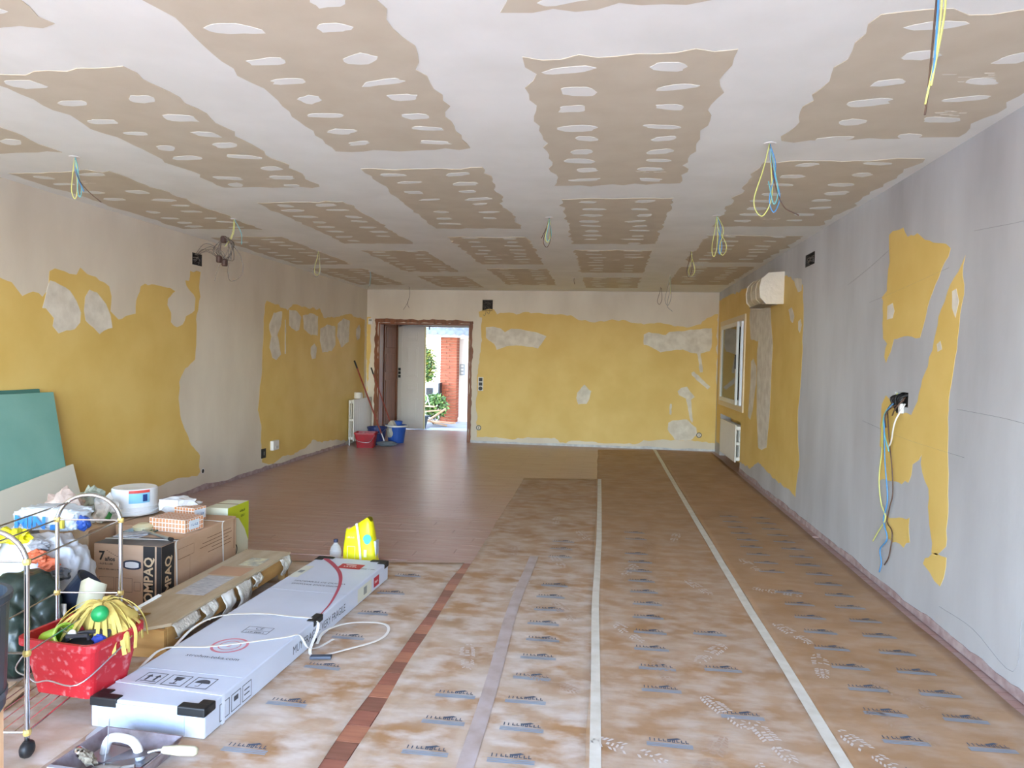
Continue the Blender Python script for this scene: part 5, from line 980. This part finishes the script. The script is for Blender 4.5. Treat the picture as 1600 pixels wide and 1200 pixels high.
# ---------------------------------------------------------------- plaster bag and bottle
M_yel = mat('yellow_paper_bag', 'e6de12', .4, col2='d8cf10', scale=6, bump=.3, bscale=14)
t = thing('plaster_bag', 'torn bright yellow bag standing behind the long carton', 'bag', (-1.615, 4.62, .005))
n_ = 28; vs = []; fs = []
for j in range(9):
    v = j/8
    for i in range(n_):
        a = 2*PI*i/n_; cx_ = math.copysign(abs(math.cos(a))**.5, math.cos(a)); cy_ = math.copysign(abs(math.sin(a))**.5, math.sin(a))
        top = .25+.085*max(0, min(1, (cx_+.25)*1.4))-.035*max(0, cx_-.75)*4+.014*noise.noise(Vector((a*4, 1, 0)))
        sx_ = .118*(1+.06*math.sin(PI*v))-(.012+.03*(cx_ > 0))*v; sy_ = .06*(1-.45*v*v)
        vs.append((cx_*sx_+.004*noise.noise(Vector((a*3, v*6, 2))), cy_*sy_+.006*noise.noise(Vector((a*3, v*5, 7))), top*v))
for j in range(8):
    for i in range(n_): fs.append((j*n_+i, j*n_+(i+1) % n_, (j+1)*n_+(i+1) % n_, (j+1)*n_+i))
fs.append(tuple(range(n_-1, -1, -1))); fs.append(tuple(8*n_+i for i in range(n_)))
MB().add(vs, fs).build('bag_body', M_yel, t, smooth=True)
MB().ribbon(crom([(-.02, -.05, .3), (.0, -.066, .22), (.015, -.068, .1), (.02, -.067, .01)], 5), .014, .002, (1, 0, 0)).build('white_strip', M_whitepl, t)
MB().prism([(.03*math.cos(a)*(.8 if math.sin(a) < 0 else 1), .033*math.sin(a)) for a in [2*PI*k/18 for k in range(18)]], 0, .002, M=plane((.062, -.0665, .2), (1, 0, 0), (0, .12, 1))).build('teal_emblem', mat('teal_print', '46bdb0', .5), t)
pz = MB().frame(-.075, -.02, .06, .15, .003, plane((0, -.069, 0), (1, 0, 0), (0, 0, 1))).marks(.06, .014, plane((-.05, -.067, .21), (1, 0, 0), (0, .1, 1)), 0, 12, 6); pz.rect(.04, .06, .08, .13, plane((0, -.069, 0), (1, 0, 0), (0, 0, 1))); pz.build('pale_print', mat('pale_yellow_print', 'f0efb0', .6), t)
MB().box(.095, .112, -.03, .03, .01, .18).build('side_panel', mat('grey_blue_print', 'b7bcc8', .6), t); MB().blob((-.07, 0, .25), (.035, .03, .014), .4, 2, 6, 2).build('torn_paper', mat('torn_paper_lining', 'caa184', .8), t)
t = thing('bottle', 'clear plastic water bottle with dark cap beside the yellow bag', 'bottle', (-1.79, 4.6, .005))
MB().lathe([(0, .002), (.036, 0), (.04, .01), (.04, .03), (.037, .035), (.04, .04), (.04, .06), (.037, .065), (.04, .07), (.04, .1), (.03, .13), (.014, .148), (.013, .16)], 22).build('bottle_body', film_material('bottle_plastic', 'e3e8ea', .3), t, smooth=True); MB().lathe([(0, .178), (.014, .178), (.015, .174), (.015, .158), (.0, .158)], 16).build('cap', mat('navy_cap', '2a2f4a', .5), t)

# ---------------------------------------------------------------- plastering tray and tools
M_tray = mat('mortar_stained_tray', '6f5f63', .6, col2='938b90', scale=16, bump=.2, bscale=30)
t = thing('plaster_tray', 'dirty plastering tray full of trowels in front of the white carton', 'tray', (-1.615, 2.19, .005), -.05)
def shell(w0, d0, w1, d1, h, th):
    o_ = [(-w0, -d0, 0), (w0, -d0, 0), (w0, d0, 0), (-w0, d0, 0), (-w1, -d1, h), (w1, -d1, h), (w1, d1, h), (-w1, d1, h), (-w1+th, -d1+th, h), (w1-th, -d1+th, h), (w1-th, d1-th, h), (-w1+th, d1-th, h), (-w0+th, -d0+th, th), (w0-th, -d0+th, th), (w0-th, d0-th, th), (-w0+th, d0-th, th)]
    f_ = [(3, 2, 1, 0), (12, 13, 14, 15)]
    for b_i in (0, 4, 8):
        for k in range(4): f_.append((b_i+k, b_i+(k+1) % 4, b_i+4+(k+1) % 4, b_i+4+k))
    return MB().add(o_, f_)
shell(.125, .1, .155, .13, .06, .006).build('tray_body', M_tray, t)
MB().box(-.15, .15, -.14, -.125, .055, .063).build('rim', mat('tray_rim_grey', '9c9ea2', .5), t)
fl = thing('plaster_float', 'white handled plastering float lying in the tray', 'trowel', (-1.62, 2.215, .014), -.12)
MB().box(-.11, .11, -.05, .05, .012, .016).build('blade', mat('stainless_blade', 'a9abb0', .35, .7), fl); MB().tube(crom([(-.075, 0, .016), (-.062, 0, .055), (-.04, 0, .075), (0, 0, .08), (.04, 0, .075), (.062, 0, .055), (.075, 0, .016)], 6), [.015]*37, 12).build('handle', mat('white_painted_wood', 'dde0e2', .5), fl, smooth=True)
tw_ = thing('pointing_trowel', 'pointing trowel with pale wooden handle resting on the tray rim', 'trowel', (-1.505, 2.205, .07), .1)
MB().prism([(-.13, -.07), (.0, -.015), (.0, .015), (-.08, .02)], -.014, -.012).build('blade', MATS['steel_dull'], tw_); MB().tube(crom([(-.01, 0, -.012), (.02, .0, -.002), (.045, 0, .0)], 4), .005, 8).build('neck', M_alu, tw_); MB().lathe([(0, 0), (.012, .0), (.014, .02), (.017, .06), (.016, .11), (.01, .12), (0, .12)], 14, M=plane((.04, 0, 0), (0, 1, 0), (0, 0, 1))).build('handle', mat('pale_worn_wood', 'd0ceb4', .6, col2='b9b496', scale=20), tw_, smooth=True)
br = thing('brush', 'chrome ended brush caked with mortar at the left of the tray', 'brush', (-1.7, 2.135, .07), -.5)
MB().lathe([(0, 0), (.014, .002), (.016, .01), (.016, .03), (.013, .034)], 14, M=plane((-.05, 0, 0), (0, 1, 0), (0, 0, 1))).build('ferrule', M_chrome, br, smooth=True); MB().blob((.025, 0, 0), (.05, .018, .018), .5, 4, 3, 3).build('bristle', mat('mortar_caked', '5d5447', .9, col2='8a8272', scale=60), br)
rp = thing('scraper', 'red backed putty scraper inside the tray', 'scraper', (-1.54, 2.135, .02), .3); MB().box(-.06, .06, -.02, .02, 0, .012).build('red_grip', mat('scraper_red', 'b0402f', .5), rp, bevel=.004); MB().box(-.1, -.06, -.03, .03, .004, .006).build('blade', MATS['steel_dull'], rp)
gp = thing('gauging_trowel', 'small rounded trowel with thin wire lying in the tray', 'trowel', (-1.61, 2.125, .03), .15); MB().blob((0, 0, .01), (.05, .017, .01), .15, 2, 2, 3).build('blade', mat('mortar_grey', '9a958c', .7), gp, smooth=True); MB().tube(crom([(-.01, .0, .015), (-.02, .04, .07), (-.04, .09, .13)], 4), .0018, 5).build('wire', M_alu, gp)
MB().tube([(.05, 0, .012), (.09, .005, .016)], .006, 8).build('tang', MATS['mortar_grey'], gp)
